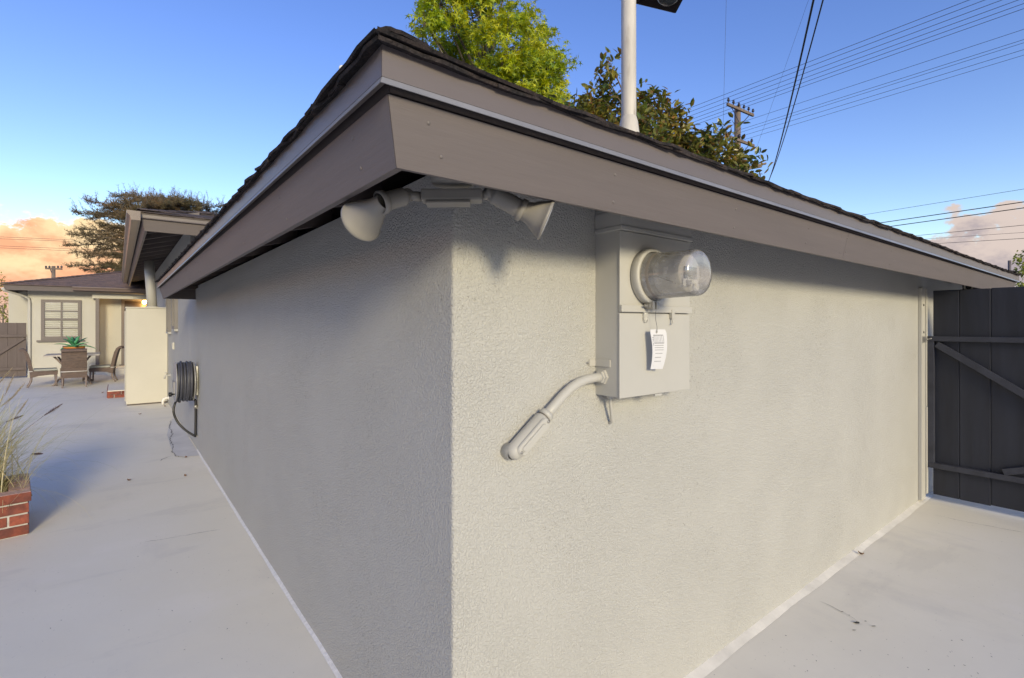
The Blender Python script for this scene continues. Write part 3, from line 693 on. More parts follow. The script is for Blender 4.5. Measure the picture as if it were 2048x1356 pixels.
m = MB(); m.lathe((1.29, YW-0.004, 1.364), (0, -1, 0), [(0, 0.005), (0.003, 0.004), (0.0035, 0.0005)], 8); put(m, 'screw', M['rivet'], mx)
# socket ring, meter body and glass
MC = Vector((1.478, BY-0.0012, 1.667)); OUT = Vector((0, -1, 0))
m = MB(); m.lathe(MC, OUT, [(0, 0.092), (0.004, 0.098), (0.026, 0.098), (0.032, 0.095), (0.034, 0.086), (0.012, 0.084), (0.010, 0.001)], 48); rng = put(m, 'socket_ring', M['metal_paint'], mx)
m = MB(); m.box((1.445, BY-0.036, 1.556), (1.495, BY-0.012, 1.570)); m.box((1.452, BY-0.044, 1.551), (1.464, BY-0.008, 1.577)); m.box((1.474, BY-0.044, 1.551), (1.486, BY-0.008, 1.577)); m.lathe((1.43, BY-0.026, 1.563), (1, 0, 0), [(0, 0.004), (0.075, 0.004)], 8, cap=True); sub(m, 'ring_clamp', M['rivet'], rng, bevel=0.0012)
M['meter_base'] = mat('grey_meter_base', (0.17, 0.15, 0.135), 0.5, var=0.15, vscale=20)
M['meter_body'] = mat('meter_module', (0.55, 0.53, 0.50), 0.5, var=0.1, vscale=20)
M['meter_white'] = mat('meter_white', (0.75, 0.74, 0.72), 0.4, var=0.03)
M['meter_screen'] = mat('meter_screen', (0.10, 0.11, 0.11), 0.25, var=0.05)
m = MB(); m.lathe(MC, OUT, [(0.012, 0.082), (0.040, 0.081), (0.070, 0.078), (0.072, 0.001)], 40); base = put(m, 'meter_base', M['meter_base'], mx)
m = MB(); m.lathe(MC, OUT, [(0.072, 0.064), (0.165, 0.062), (0.168, 0.058), (0.170, 0.001)], 36); mod = put(m, 'meter_module', M['meter_body'], mx)
fy = MC.y-0.1715
m = MB(); m.box((MC.x-0.038, fy-0.004, MC.z-0.018), (MC.x+0.030, fy-0.0004, MC.z+0.020)); sub(m, 'display', M['meter_screen'], mod)
m = MB(); m.box((MC.x-0.046, fy-0.0025, MC.z-0.045), (MC.x-0.026, fy-0.0003, MC.z-0.020)); m.box((MC.x+0.004, fy-0.0025, MC.z-0.034), (MC.x+0.040, fy-0.0003, MC.z-0.022)); m.lathe((MC.x+0.026, fy-0.0003, MC.z-0.045), OUT, [(0, 0.012), (0.008, 0.012), (0.010, 0.008), (0.010, 0.001)], 16); sub(m, 'optical_port', M['meter_white'], mod)
m = MB(); m.box((MC.x-0.03, fy-0.0045, MC.z-0.044), (MC.x-0.006, fy-0.0003, MC.z-0.024)); sub(m, 'name_plate', M['meter_base'], mod)
m = MB(); m.tube([(MC.x-0.066, MC.y-0.06, MC.z-0.004), (MC.x-0.069, MC.y-0.10, MC.z-0.012), (MC.x-0.066, MC.y-0.15, MC.z-0.032)], 0.0016, 6); sub(m, 'seal_wire', M['meter_screen'], base)
M['meter_glass'] = bpy.data.materials.new('meter_glass'); M['meter_glass'].use_nodes = True
def dome_glass(m):
    N = m.node_tree.nodes; L = m.node_tree.links; N.remove(N['Principled BSDF'])
    t = N.new('ShaderNodeBsdfTransparent'); t.inputs[0].default_value = (0.90, 0.88, 0.85, 1)
    d = N.new('ShaderNodeBsdfDiffuse'); d.inputs[0].default_value = (0.60, 0.585, 0.56, 1)      # dust film on the old glass
    g = N.new('ShaderNodeBsdfGlossy'); g.inputs['Roughness'].default_value = 0.12
    fr_ = N.new('ShaderNodeFresnel'); fr_.inputs[0].default_value = 1.5
    n = N.new('ShaderNodeTexNoise'); n.inputs['Scale'].default_value = 7; n.inputs['Detail'].default_value = 1
    mr = N.new('ShaderNodeMapRange'); L.new(n.outputs[0], mr.inputs[0]); mr.inputs[1].default_value = 0.3; mr.inputs[2].default_value = 0.7; mr.inputs[3].default_value = 0.26; mr.inputs[4].default_value = 0.42
    a = N.new('ShaderNodeMixShader'); L.new(mr.outputs[0], a.inputs[0]); L.new(t.outputs[0], a.inputs[1]); L.new(d.outputs[0], a.inputs[2])
    ad = N.new('ShaderNodeMath'); ad.operation = 'ADD'; ad.inputs[1].default_value = 0.10; L.new(fr_.outputs[0], ad.inputs[0]); b = N.new('ShaderNodeMixShader'); L.new(ad.outputs[0], b.inputs[0]); L.new(a.outputs[0], b.inputs[1]); L.new(g.outputs[0], b.inputs[2]); L.new(b.outputs[0], N['Material Output'].inputs[0])
dome_glass(M['meter_glass'])
m = MB(); m.lathe(MC, OUT, [(0.030, 0.083), (0.046, 0.082), (0.052, 0.079), (0.17, 0.0765), (0.196, 0.0755), (0.203, 0.073), (0.208, 0.066), (0.210, 0.050), (0.211, 0.0005)], 56); put(m, 'glass_cover', M['meter_glass'], mx)
# inspection tag hung from the ring on a wire
M['paper'] = mat('white_card', (0.62, 0.62, 0.63), 0.7, var=0.02)
M['ink'] = mat('printed_ink', (0.10, 0.105, 0.12), 0.7, var=0.05)
tg = empty('inspection_tag', (1.49, BY-0.03, 1.48), 'white printed card tag hanging on a wire from the meter ring', 'tag')
T0 = Vector((1.489, BY-0.030, 1.483)); tu = Vector((0.86, -0.30, 0.0)).normalized(); 
def tp(x, y, e=0.0):                               # x across, y down the card, e in front of it; the card curls a little
    return T0 + tu*(x + 0.004*math.sin(y*18)) + Vector((0, -0.010*math.sin(y*20) - 18*x*x*0.35 + y*0.06 - e, -y))
out = [(-0.026, 0.004), (-0.022, 0.0), (0.026, 0.0), (0.029, 0.004)]
m = MB(); rows = 12; colsn = 6; vs = []
for e in (0.0, -0.0006):
    for j in range(rows+1):
        y = 0.002+0.140*j/rows; xl = -0.033 if j else -0.029; xr = 0.034 if j else 0.031
        xl += 0.010*(j/rows)**1.5; xr -= 0.008*(j/rows)
        for i in range(colsn+1): vs.append(tp(xl+(xr-xl)*i/colsn, y, e))
n1 = (rows+1)*(colsn+1); fs = []
for j in range(rows):
    for i in range(colsn):
        a = j*(colsn+1)+i; fs += [(a, a+1, a+colsn+2, a+colsn+1), (n1+a+colsn+1, n1+a+colsn+2, n1+a+1, n1+a)]
m.add(vs, fs, True); card = put(m, 'card', M['paper'], tg, fix=False)
def rule(x0, y0, x1, y1, w=0.0006):
    m_ = MB(); n = 6; vs = []
    w *= 1.7
    hx = w if abs(x1-x0) < abs(y1-y0) else 0; hy = 0 if hx else w
    for i in range(n+1):
        x, y = x0+(x1-x0)*i/n, y0+(y1-y0)*i/n; vs += [tp(x-hx, y-hy, 0.0006), tp(x+hx, y+hy, 0.0006)]
    return vs, [(2*i, 2*i+1, 2*i+3, 2*i+2) for i in range(n)]
m = MB()
for i in range(8): m.add(*rule(-0.017+0.0054*i, 0.022, -0.017+0.0054*i, 0.050, 0.00025))
for y in (0.022, 0.050): m.add(*rule(-0.017, y, 0.021, y))
for y in (0.058, 0.066, 0.074): m.add(*rule(-0.017, y, 0.019, y, 0.0004))
for y, x1 in ((0.086, 0.016), (0.100, 0.012), (0.114, 0.014)): m.add(*rule(-0.013, y, x1, y, 0.0004))
for y in (0.03, 0.036, 0.042, 0.05, 0.056): m.add(*rule(-0.025, y, -0.020, y+0.0002, 0.0007))
sub(m, 'printing', M['ink'], card, fix=False)
m = MB(); m.lathe(tp(0.0, 0.011, 0.0008), (0, -1, 0), [(0, 0.0025), (0.0008, 0.0025), (0.0008, 0.0048), (0, 0.0048)], 14); sub(m, 'eyelet', M['stucco_cream'], card)
m = MB(); m.tube([tp(0.0, 0.012, 0.002), (1.489, BY-0.034, 1.49), (1.487, BY-0.030, 1.515), (1.480, BY-0.034, 1.538), (1.478, BY-0.040, 1.556)], 0.0009, 5); put(m, 'wire', M['ink'], tg)
# conduit with access fitting running from the box into the wall
cd = empty('wall_conduit', (1.1, 1.2, 1.15), 'bent greige conduit with oval access fitting, from meter box to wall', 'conduit')
m = MB(); cy = 1.186
pts = [(1.345, cy, 1.316), (1.29, cy, 1.315), (1.25, cy, 1.312), (1.21, cy, 1.303), (1.175, cy, 1.288), (1.14, cy, 1.266), (1.10, cy, 1.236), (1.05, cy, 1.199)]
m.tube(pts, 0.0158, 16); put(m, 'pipe', M['metal_paint'], cd)
m = MB(); m.lathe((1.333, cy, 1.316), (-1, 0, 0), [(0, 0.027), (0.010, 0.027), (0.011, 0.022), (0.020, 0.022), (0.021, 0.016)], 6, smooth=False); put(m, 'lock_nut', M['metal_paint'], cd)
e0 = Vector((1.068, cy, 1.213)); ed = Vector((-0.80, 0, -0.60)).normalized()
m = MB(); m.lathe(e0, ed, [(-0.006, 0.0165), (-0.006, 0.023), (0.010, 0.023), (0.011, 0.0205), (0.016, 0.0205), (0.022, 0.027), (0.16, 0.027), (0.174, 0.023), (0.182, 0.012), (0.184, 0.0005)], 20); put(m, 'fitting_body', M['metal_paint'], cd)
m = MB(); m.lathe(e0, ed, [(0.0125, 0.0236), (0.0155, 0.0236)], 20, cap=True); put(m, 'gasket', M['meter_base'], cd)
# raised oval cover on the front of the fitting
def oval_plate(c, ax, up, L_, w, t, n=8):
    ring = []
    for s in (1, -1):
        for i in range(n+1):
            a = -math.pi/2 + math.pi*i/n
            ring.append((s*(L_/2-w/2) + s*math.cos(a)*w/2, s*math.sin(a)*w/2))
    ax = Vector(ax).normalized(); nrm = Vector((0, -1, 0)); sd = ax.cross(nrm)
    return [c + ax*u + sd*v for u, v in ring], [c + ax*u*0.94 + sd*v*0.86 + nrm*t for u, v in ring]
a, b = oval_plate(e0+ed*0.092+Vector((0, -0.026, 0)), ed, None, 0.150, 0.040, 0.006); m = MB(); m.prism(a, b); cv = put(m, 'fitting_cover', M['metal_paint'], cd, bevel=0.0012)
a, b = oval_plate(e0+ed*0.095+Vector((0, -0.0322, 0)), ed, None, 0.115, 0.020, 0.005); m = MB(); m.prism(a, b); sub(m, 'raised_panel', M['metal_paint'], cv, bevel=0.001)
m = MB()
for s in (0.026, 0.158): m.lathe(e0+ed*s+Vector((0, -0.0315, 0)), (0, -1, 0), [(0, 0.005), (0.003, 0.0045), (0.004, 0.001)], 10)
sub(m, 'cover_screw', M['rivet'], cv)
m = MB(); m.lathe(e0+ed*0.166+Vector((0, 0.0, 0)), (0, 1, 0), [(0, 0.022), (0.034, 0.024), (0.036, 0.001)], 16); put(m, 'wall_stub', M['metal_paint'], cd)
# ground wire stub hanging below the box
gw = empty('ground_wire', (1.38, 1.2, 1.12), 'short bent ground wire hanging below the meter box', 'wire')
m = MB(); m.tube([(1.372, 1.185, 1.252), (1.372, 1.185, 1.225), (1.378, 1.188, 1.205), (1.392, 1.196, 1.170), (1.402, 1.204, 1.148), (1.405, 1.214, 1.142), (1.404, 1.222, 1.145)], 0.0058, 8); m.lathe((1.372, 1.185, 1.249), (0, 0, -1), [(0, 0.013), (0.012, 0.013), (0.013, 0.007)], 10); put(m, 'wire', M['metal_paint'], gw)

# ------------------------------------------------------------------ twin floodlight under the corner of the eave
fl = empty('twin_floodlight', (0.64, 1.06, 1.9), 'greige twin floodlight with two bell lamps under the eave corner', 'floodlight')
M['flood'] = mat('flood_paint', (0.25, 0.23, 0.20), 0.5, var=0.05, vscale=9)
bc0, bc1 = W(843, 393, 1.24), W(965, 392, 1.25); bm_ = (bc0+bc1)/2; ax = (bc1-bc0).normalized()
m = MB(); m.lathe((bm_.x, bm_.y, bm_.z+0.030), (0, 0, 1), [(-0.002, 0.0005), (0, 0.05), (0.012, 0.055), (0.075, 0.055)], 24); put(m, 'mounting_box', M['flood'], fl)
m = MB(); m.bar(bc0, bc1, 0.045, 0.030); body = put(m, 'junction_body', M['flood'], fl, bevel=0.006)
m = MB(); m.bar(bc0+ax*0.012-Vector((0, 0, 0.019)), bc1-ax*0.03-Vector((0, 0, 0.019)), 0.052, 0.006); sub(m, 'cover_plate', M['flood'], body, bevel=0.0015)
def flood_lamp(knuckle0, knuckle1, sock_end, rim_c, r_rim, ribs):
    m = MB(); k0, k1 = Vector(knuckle0), Vector(knuckle1)
    m.tube([k0, k1], 0.012, 12); m.lathe(k1-Vector((0, 0.012, 0)), (0, 1, 0), [(0, 0.001), (0, 0.017), (0.024, 0.017), (0.024, 0.001)], 18)
    put(m, 'knuckle', M['flood'], fl)
    a = (Vector(rim_c)-Vector(sock_end)).normalized(); L0 = (Vector(sock_end)-k1).length
    m = MB(); pr = [(-0.01, 0.012), (0.006, 0.020)]
    n = 12
    for i in range(n+1):
        t = 0.008+(L0-0.012)*i/n; pr += [(t, 0.0225+(0.0016 if (i % 2 and ribs) else 0))]
    pr += [(L0-0.002, 0.028), (L0+0.010, 0.029), (L0+0.012, 0.024)]
    sd = (Vector(sock_end)-k1).normalized()
    m.lathe(k1, sd, pr, 24); put(m, 'socket', M['flood'], fl)
    D = (Vector(rim_c)-Vector(sock_end)).length
    m = MB(); m.lathe(sock_end, a, [(-0.004, 0.021), (D*0.12, 0.023), (D*0.35, r_rim*0.55), (D*0.7, r_rim*0.83), (D*0.93, r_rim*0.97), (D*0.95, r_rim*1.04), (D*1.02, r_rim*1.05), (D*1.05, r_rim), (D*1.03, r_rim*0.95)], 36)
    lamp = put(m, 'lamp', M['flood'], fl)
    m = MB(); m.lathe(sock_end, a, [(D*1.035, r_rim*0.95), (D*1.06, r_rim*0.6), (D*1.07, 0.0005)], 36); sub(m, 'lens', M['meter_white'], lamp)
flood_lamp(bc0, W(812, 392, 1.23), W(768, 404, 1.19), W(722, 443, 1.245), 0.052, False)
flood_lamp(bc1, W(982, 386, 1.25), W(1040, 418, 1.26), W(1092, 440, 1.26), 0.050, True)

# ------------------------------------------------------------------ service mast through the roof
ms = empty('service_mast', (1.66, 1.33, 1.9), 'weathered white steel service mast rising through the garage roof', 'mast')
M['mast'] = mat('weathered_white_paint', (0.58, 0.54, 0.48), 0.65, var=0.18, vscale=18, col2=(0.27, 0.22, 0.17), cscale=16, bumps=((40, 0.4, 0.001),), stretch=(1, 1, 0.16), clo=0.50, chi=0.68)
MXm, MYm = 1.672, 1.345
m = MB(); m.tube([(MXm, MYm, 1.93), (MXm, MYm, 2.4), (MXm-0.004, MYm, 3.9)], 0.0305, 20); put(m, 'pipe', M['mast'], ms)
m = MB(); m.lathe((MXm, MYm, 2.10), (0, 0, 1), [(0, 0.11), (0.06, 0.085), (0.12, 0.060), (0.17, 0.046), (0.24, 0.037), (0.26, 0.0315)], 20); put(m, 'roof_boot', M['mast'], ms)
m = MB(); m.lathe((MXm, MYm, 3.88), (0, 0, 1), [(0, 0.045), (0.06, 0.05), (0.12, 0.04), (0.15, 0.002)], 18); put(m, 'weather_head', M['mast'], ms)
# dark floodlight on a bracket high up the mast
lf = empty('mast_floodlight', (1.8, 1.3, 2.9), 'dark flat floodlight jutting from the white mast at the top edge', 'floodlight')
M['dark_metal'] = mat('dark_bronze_metal', (0.045, 0.036, 0.036), 0.4, var=0.1, vscale=12)
c0 = W(1340, -12, 2.22); ex = (W(1378, 8, 2.22)-W(1296, -12, 2.22)).normalized(); ey = Vector((0, 0, 1)).cross(ex).normalized(); ez = ex.cross(ey)
def obox(mb, c, hx, hy, hz):
    vs = [c + ex*(a*hx) + ey*(b*hy) + ez*(d_*hz) for d_ in (-1, 1) for a, b in ((-1, -1), (1, -1), (1, 1), (-1, 1))]
    return mb.add(vs, [(0, 3, 2, 1), (4, 5, 6, 7), (0, 1, 5, 4), (1, 2, 6, 5), (2, 3, 7, 6), (3, 0, 4, 7)])
c0 = W(1300, -26, 2.2)
m = MB(); obox(m, c0, 0.155, 0.10, 0.022); hd = put(m, 'housing', M['dark_metal'], lf, bevel=0.009)
m = MB(); m.lathe(c0+ex*0.085-ez*0.020, -ez, [(0, 0.05), (0.012, 0.046), (0.026, 0.03), (0.030, 0.001)], 24); sub(m, 'sensor', M['meter_screen'], hd)
m = MB(); m.lathe(c0+ex*0.135-ez*0.022+ey*-0.05, -ez, [(0, 0.008), (0.006, 0.008), (0.007, 0.001)], 10); sub(m, 'bolt', M['meter_white'], hd)
m = MB(); m.tube([c0-ex*0.1+ez*0.015, c0-ex*0.12+ez*0.14, Vector((MXm, MYm, c0.z+0.16))], 0.013, 10); put(m, 'bracket', M['dark_metal'], lf)
# white roof-edge bulb on the left eave, vent pipe at the far end
rb = empty('roof_edge_bulb', W(690, 148, 1.05), 'tiny white bulb poking above the left roof edge', 'bulb')
pB = W(694, 150, 1.10)
m = MB(); m.lathe(pB, Vector((-0.55, 0.1, 0.65)), [(-0.006, 0.0035), (0.004, 0.004), (0.006, 0.0065), (0.014, 0.0075), (0.020, 0.006), (0.023, 0.0005)], 14); put(m, 'globe', M['meter_white'], rb)
m = MB(); m.lathe(pB, Vector((-0.55, 0.1, 0.65)), [(-0.03, 0.0045), (0.002, 0.0045), (0.002, 0.003)], 10); put(m, 'holder', M['brick'], rb)
vp = empty('roof_vent_pipe', (6.75, 1.6, 2.1), 'short brown vent pipe at the far right end of the garage roof', 'pipe')
q = W(2019, 545, 5.45)
m = MB(); m.tube([q-Vector((0, 0, 0.25)), q+Vector((0, 0, 0.13))], 0.014, 12); put(m, 'pipe', M['fascia'], vp)
m = MB(); m.lathe(q-Vector((0, 0, 0.06)), (0, 0, 1), [(0, 0.06), (0.03, 0.022), (0.05, 0.016)], 14); put(m, 'flashing', M['shingle'], vp)

# ------------------------------------------------------------------ hose reel on the left-hand wall
hr = empty('hose_reel', (0.74, 7.03, 0.83), 'wall mounted reel of dark garden hose with a black loop below', 'hose reel')
RC = Vector((0.738, 7.05, 0.825)); OX = Vector((-1, 0, 0))
M['reel'] = mat('grey_reel_metal', (0.38, 0.37, 0.36), 0.4, var=0.08, metal=0.3)
M['hose'] = mat('dark_grey_hose', (0.055, 0.058, 0.075), 0.5, var=0.15, vscale=25)
M['hose_black'] = mat('black_hose', (0.012, 0.012, 0.013), 0.4, var=0.1)
m = MB(); m.box((0.725, 6.97, 0.66), (0.7445, 7.13, 1.00)); m.box((0.70, 7.02, 0.80), (0.7249, 7.08, 0.85)); put(m, 'wall_bracket', M['meter_white'], hr, bevel=0.003)
for s in (0.028, 0.205):
    m = MB(); m.lathe(RC, OX, [(s, 0.03), (s, 0.225), (s+0.004, 0.232), (s+0.010, 0.232), (s+0.012, 0.225), (s+0.010, 0.03)], 40); put(m, 'flange', M['reel'], hr)
m = MB(); m.lathe(RC, OX, [(0.0, 0.02), (0.0, 0.06), (0.215, 0.06), (0.215, 0.02)], 20); put(m, 'drum', M['reel'], hr)
rh = random.Random(8)
for li, (rad, n) in enumerate(((0.200, 7), (0.222, 6))):
    m = MB(); pts = []
    for i in range(n*22+1):
        t = i/22; xx = 0.046+(0.155)*t/n + 0.006*math.sin(i*0.21) + 0.004*math.sin(i*0.05+li)
        rr_ = rad + 0.006*math.sin(i*0.13+li*2) + 0.003*math.sin(i*0.7)
        pts.append(RC + OX*xx + Vector((0, math.cos(2*math.pi*t)*rr_, math.sin(2*math.pi*t)*rr_)))
    m.tube(pts, 0.0135, 8); put(m, 'hose_coil', M['hose'], hr)
m = MB(); m.lathe(RC+Vector((0, 0, -0.145)), OX, [(0.215, 0.012), (0.245, 0.012), (0.246, 0.026), (0.275, 0.026), (0.277, 0.001)], 14); put(m, 'crank_knob', M['hose_black'], hr)
m = MB(); m.bar(RC+OX*0.224, RC+OX*0.224+Vector((0, 0, -0.16)), 0.02, 0.008, up=OX); put(m, 'crank_arm', M['reel'], hr)
m = MB(); p0 = W(372, 800, 6.02)
lp = [RC+OX*0.17+Vector((0, -0.02, -0.235)), W(352, 803, 6.0), W(347, 822, 5.98), W(354, 842, 5.99), W(367, 857, 6.0), W(381, 867, 6.01), W(392, 873, 6.02)]
def smooth(pts, k=6):
    pts = [Vector(p) for p in pts]; out = []
    for i in range(len(pts)-1):
        a, b, c_, d_ = pts[max(i-1, 0)], pts[i], pts[i+1], pts[min(i+2, len(pts)-1)]
        for j in range(k):
            t = j/k; out.append(0.5*((2*b) + (c_-a)*t + (2*a-5*b+4*c_-d_)*t*t + (3*b-a-3*c_+d_)*t**3))
    return out+[pts[-1]]
m.tube(smooth(lp), 0.0125, 10); put(m, 'loop', M['hose_black'], hr)
m = MB(); m.tube(smooth([(0.726, 7.03, 0.165), (0.728, 7.03, 0.35), (0.728, 7.03, 0.56), (0.715, 7.03, 0.60), (0.66, 7.03, 0.605)]), 0.014, 10); put(m, 'feed_pipe', M['hose_black'], hr)
m = MB(); m.lathe((0.728, 7.03, 0.50), (0, 0, 1), [(0, 0.016), (0.004, 0.021), (0.030, 0.021), (0.034, 0.016)], 14); put(m, 'coupling', M['rivet'], hr)
for s in (0.17, 0.50):
    m = MB(); m.box((0.735, 7.005, s-0.006), (0.7445, 7.055, s+0.006)); put(m, 'pipe_clip', M['rivet'], hr)

# ------------------------------------------------------------------ side-yard gate
gt = empty('plank_gate', (5.46, 0.5, 0), 'charcoal plank gate with Z-brace beside the greige wall', 'gate')
BXg = 5.46
edges = [1.155, 0.985, 0.795, 0.60, 0.41, 0.22, 0.03, -0.16]
rg = random.Random(4)
for i in range(len(edges)-1):
    y1, y0 = edges[i]-0.0004, edges[i+1]+0.0004
    m = MB(); m.box((BXg+rg.uniform(0, 0.004), y0, 0.055+rg.uniform(-0.004, 0.004)), (BXg+0.024, y1, 1.785+rg.uniform(-0.004, 0.004))); put(m, 'plank', M['gate'], gt, bevel=0.006)
zt, zb = 1.375, 0.305
m = MB(); m.box((BXg-0.042, -0.16, zt-0.02), (BXg-0.001, 1.185, zt+0.022)); put(m, 'top_rail', M['gate_rail'], gt, bevel=0.003)
m = MB(); m.box((BXg-0.042, -0.16, zb-0.022), (BXg-0.001, 1.185, zb+0.022)); put(m, 'bottom_rail', M['gate_rail'], gt, bevel=0.003)
m = MB(); m.box((BXg-0.040, 1.14, zb+0.0225), (BXg-0.001, 1.184, zt-0.0205)); put(m, 'stile', M['gate_rail'], gt, bevel=0.003)
m = MB(); m.bar((BXg-0.022, 1.125, zt-0.045), (BXg-0.022, 0.10, zb+0.30), 0.038, 0.050, up=(0, 0.4, 1)); put(m, 'brace', M['gate_rail'], gt, bevel=0.003)
m = MB(); m.bar((BXg-0.022, 0.72, zb+0.04), (BXg-0.022, 0.12, zb+0.26), 0.036, 0.050, up=(0, -0.4, 1)); put(m, 'lower_brace', M['gate_rail'], gt, bevel=0.003)
m = MB(); m.box((BXg-0.05, -0.27, -0.05), (BXg+0.05, -0.168, 1.84)); put(m, 'hinge_post', M['gate_rail'], gt, bevel=0.004)
ga = empty('gate_post', (5.36, 1.19, 0), 'pale channel post fixed to the wall end beside the charcoal gate', 'post')
m = MB(); m.box((5.30, 1.195, 0.02), (5.42, 1.2185, 1.80)); put(m, 'back_plate', M['metal_paint'], ga, bevel=0.002)
m = MB(); m.box((5.40, 1.185, 0.80), (5.435, 1.1945, 1.80)); m.box((5.40, 1.182, 0.06), (5.44, 1.1945, 0.795)); put(m, 'flange', M['stucco_cream'], ga, bevel=0.002)
for z in (1.66, 1.43):
    m = MB(); m.lathe((5.355, 1.1948, z), (0, -1, 0), [(0, 0.010), (0.004, 0.009), (0.005, 0.001)], 10); put(m, 'bolt', M['hose_black'], ga)
lt = empty('gate_latch', (5.36, 1.17, 1.37), 'small metal latch bolt at the left end of the gate top rail', 'latch')
m = MB(); m.box((5.315, 1.172, 1.345), (5.345, 1.1945, 1.395)); put(m, 'keeper', M['rivet'], lt, bevel=0.002)
m = MB(); m.tube([(5.31, 1.168, 1.372), (5.43, 1.168, 1.372)], 0.006, 8); m.tube([(5.35, 1.168, 1.372), (5.35, 1.14, 1.38)], 0.005, 8); put(m, 'bolt', M['rivet'], lt)
sv_ = empty('eave_vent', (5.9, 1.0, 1.83), 'small dark round vent under the eave above the gate', 'vent')
pv = W(1937, 574, 4.75)
m = MB(); m.lathe(pv, (W(1937, 574, 4.0)-pv), [(0.03, 0.001), (0.03, 0.022), (0.045, 0.022), (0.05, 0.034), (0.0, 0.034), (-0.12, 0.034)], 18); put(m, 'collar', M['metal_paint'], sv_)
m = MB(); m.lathe(pv, (W(1937, 574, 4.0)-pv), [(0.0455, 0.0215), (0.0456, 0.001)], 18); put(m, 'opening', M['hose_black'], sv_)

# ------------------------------------------------------------------ dining set on the patio
M['wicker'] = mat('brown_wicker', (0.135, 0.092, 0.076), 0.75, var=0.35, vscale=30, col2=(0.11, 0.08, 0.07), cscale=14, bumps=((60, 1.0, 0.006),), stretch=(0.4, 0.4, 3))
M['cushion'] = mat('sage_cushion', (0.33, 0.34, 0.31), 0.85, var=0.08, vscale=14)
M['piping'] = mat('pale_piping', (0.62, 0.60, 0.57), 0.7, var=0.05)
M['leg'] = mat('taupe_leg', (0.20, 0.155, 0.14), 0.5, var=0.1, vscale=10)
def make_chair():
    """faces +y; backrest leans to -y and rolls over at the top"""
    c = empty('wicker_chair', (0, 0, 0), 'x', 'chair', 'wicker chairs round the patio table')
    sp = [(-0.215, 0.27), (-0.235, 0.45), (-0.27, 0.65), (-0.31, 0.82), (-0.35, 0.93), (-0.395, 0.975), (-0.435, 0.965), (-0.445, 0.925)]
    m = MB(); vs = []; n = len(sp); th = 0.075
    for x in (-0.255, 0.255):
        L_ = []; Rr = []
        for i, (y, z) in enumerate(sp):
            a, b = sp[max(i-1, 0)], sp[min(i+1, n-1)]; t = Vector((0, b[0]-a[0], b[1]-a[1])).normalized(); nn = Vector((0, t.z, -t.y))
            k = th if i < 4 else th*(1-0.12*(i-3))
            L_.append(Vector((x, y, z))+nn*k/2); Rr.append(Vector((x, y, z))-nn*k/2)
        vs.append(L_+Rr[::-1])
    m.prism(vs[0], vs[1]); bk_ = m.build('backrest', M['wicker'], c, bevel=0.008)
    m = MB()
    for i in range(9):
        z = 0.50+i*0.045; y = -0.242-(z-0.45)*0.175
        m.tube([(-0.25, y-0.031, z), (0, y-0.035, z+0.006), (0.25, y-0.031, z)], 0.006, 6)
    m.build('weave_band', M['wicker'], bk_, kind='stuff')
    m = MB(); pr = [(-0.25, 0.42), (-0.25, 0.24), (-0.10, 0.285), (0.12, 0.305), (0.27, 0.30), (0.28, 0.40)]
    m.prism([(-0.26, y, z) for y, z in pr], [(0.26, y, z) for y, z in pr]); m.build('seat_frame', M['wicker'], c, bevel=0.008)
    m = MB(); m.box((-0.245, -0.19, 0.411), (0.245, 0.27, 0.462)); m.build('cushion', M['cushion'], c, bevel=0.018)
    m = MB(); m.tube([(-0.262, -0.20, 0.415), (-0.265, -0.275, 0.412), (0.265, -0.275, 0.412), (0.262, -0.20, 0.415)], 0.010, 6); m.build('piping', M['piping'], c)
    for sx in (-1, 1):
        m = MB(); m.tube([(sx*0.235, -0.225, 0.30), (sx*0.235, -0.235, 0.16), (sx*0.235, -0.275, 0.05), (sx*0.235, -0.305, 0.0)], [0.024, 0.022, 0.018, 0.018], 8); m.build('leg', M['leg'], c)
        m = MB(); m.tube([(sx*0.235, 0.24, 0.32), (sx*0.235, 0.25, 0.0)], [0.024, 0.017], 8); m.build('leg', M['leg'], c)
    return c
TC = Vector((-0.88, 16.75, 0))
ch = make_chair()
spots = [((-0.82, 15.98), 2, 'brown wicker chair seen from behind, in front of the patio table'),
         ((-1.42, 16.55), -84, 'brown wicker chair left of the patio table, below the window corner'),
         ((-0.31, 16.90), 84, 'brown wicker chair right of the patio table, nearest the porch'),
         ((-0.93, 17.50), 180, 'brown wicker chair mostly hidden behind the potted agave')]
for i, ((x, y), rz, lb) in enumerate(spots):
    o = ch if i == 0 else copy_tree(ch)
    o.location = (x, y, 0); o.rotation_euler = (0, 0, R(rz)); o.scale = (0.90, 0.92, 0.92); o['label'] = lb
M['tabletop'] = mat('stone_tile_top', (0.46, 0.41, 0.36), 0.5, var=0.1, vscale=9, col2=(0.36, 0.33, 0.30), cscale=6)
tb = empty('patio_table', TC, 'square stone-topped patio table with crossed splayed legs', 'table')
hw = 0.52
m = MB(); m.box((TC.x-hw, TC.y-hw, 0.715), (TC.x+hw, TC.y+hw, 0.75)); tt = put(m, 'table_top', M['tabletop'], tb, bevel=0.006)
for sx in (-1, 1):
    for sy in (-1, 1):
        m = MB(); m.tube([(TC.x+sx*0.34, TC.y+sy*0.34, 0.715), (TC.x+sx*0.16, TC.y+sy*0.16, 0.45), (TC.x+sx*0.14, TC.y+sy*0.14, 0.30), (TC.x+sx*0.36, TC.y+sy*0.36, 0.0)], 0.022, 8); put(m, 'leg', M['leg'], tb)
m = MB(); m.lathe((TC.x, TC.y, 0.36), (0, 0, 1), [(0, 0.21), (0.02, 0.215), (0.03, 0.20), (0.01, 0.19)], 20); put(m, 'leg_ring', M['leg'], tb)
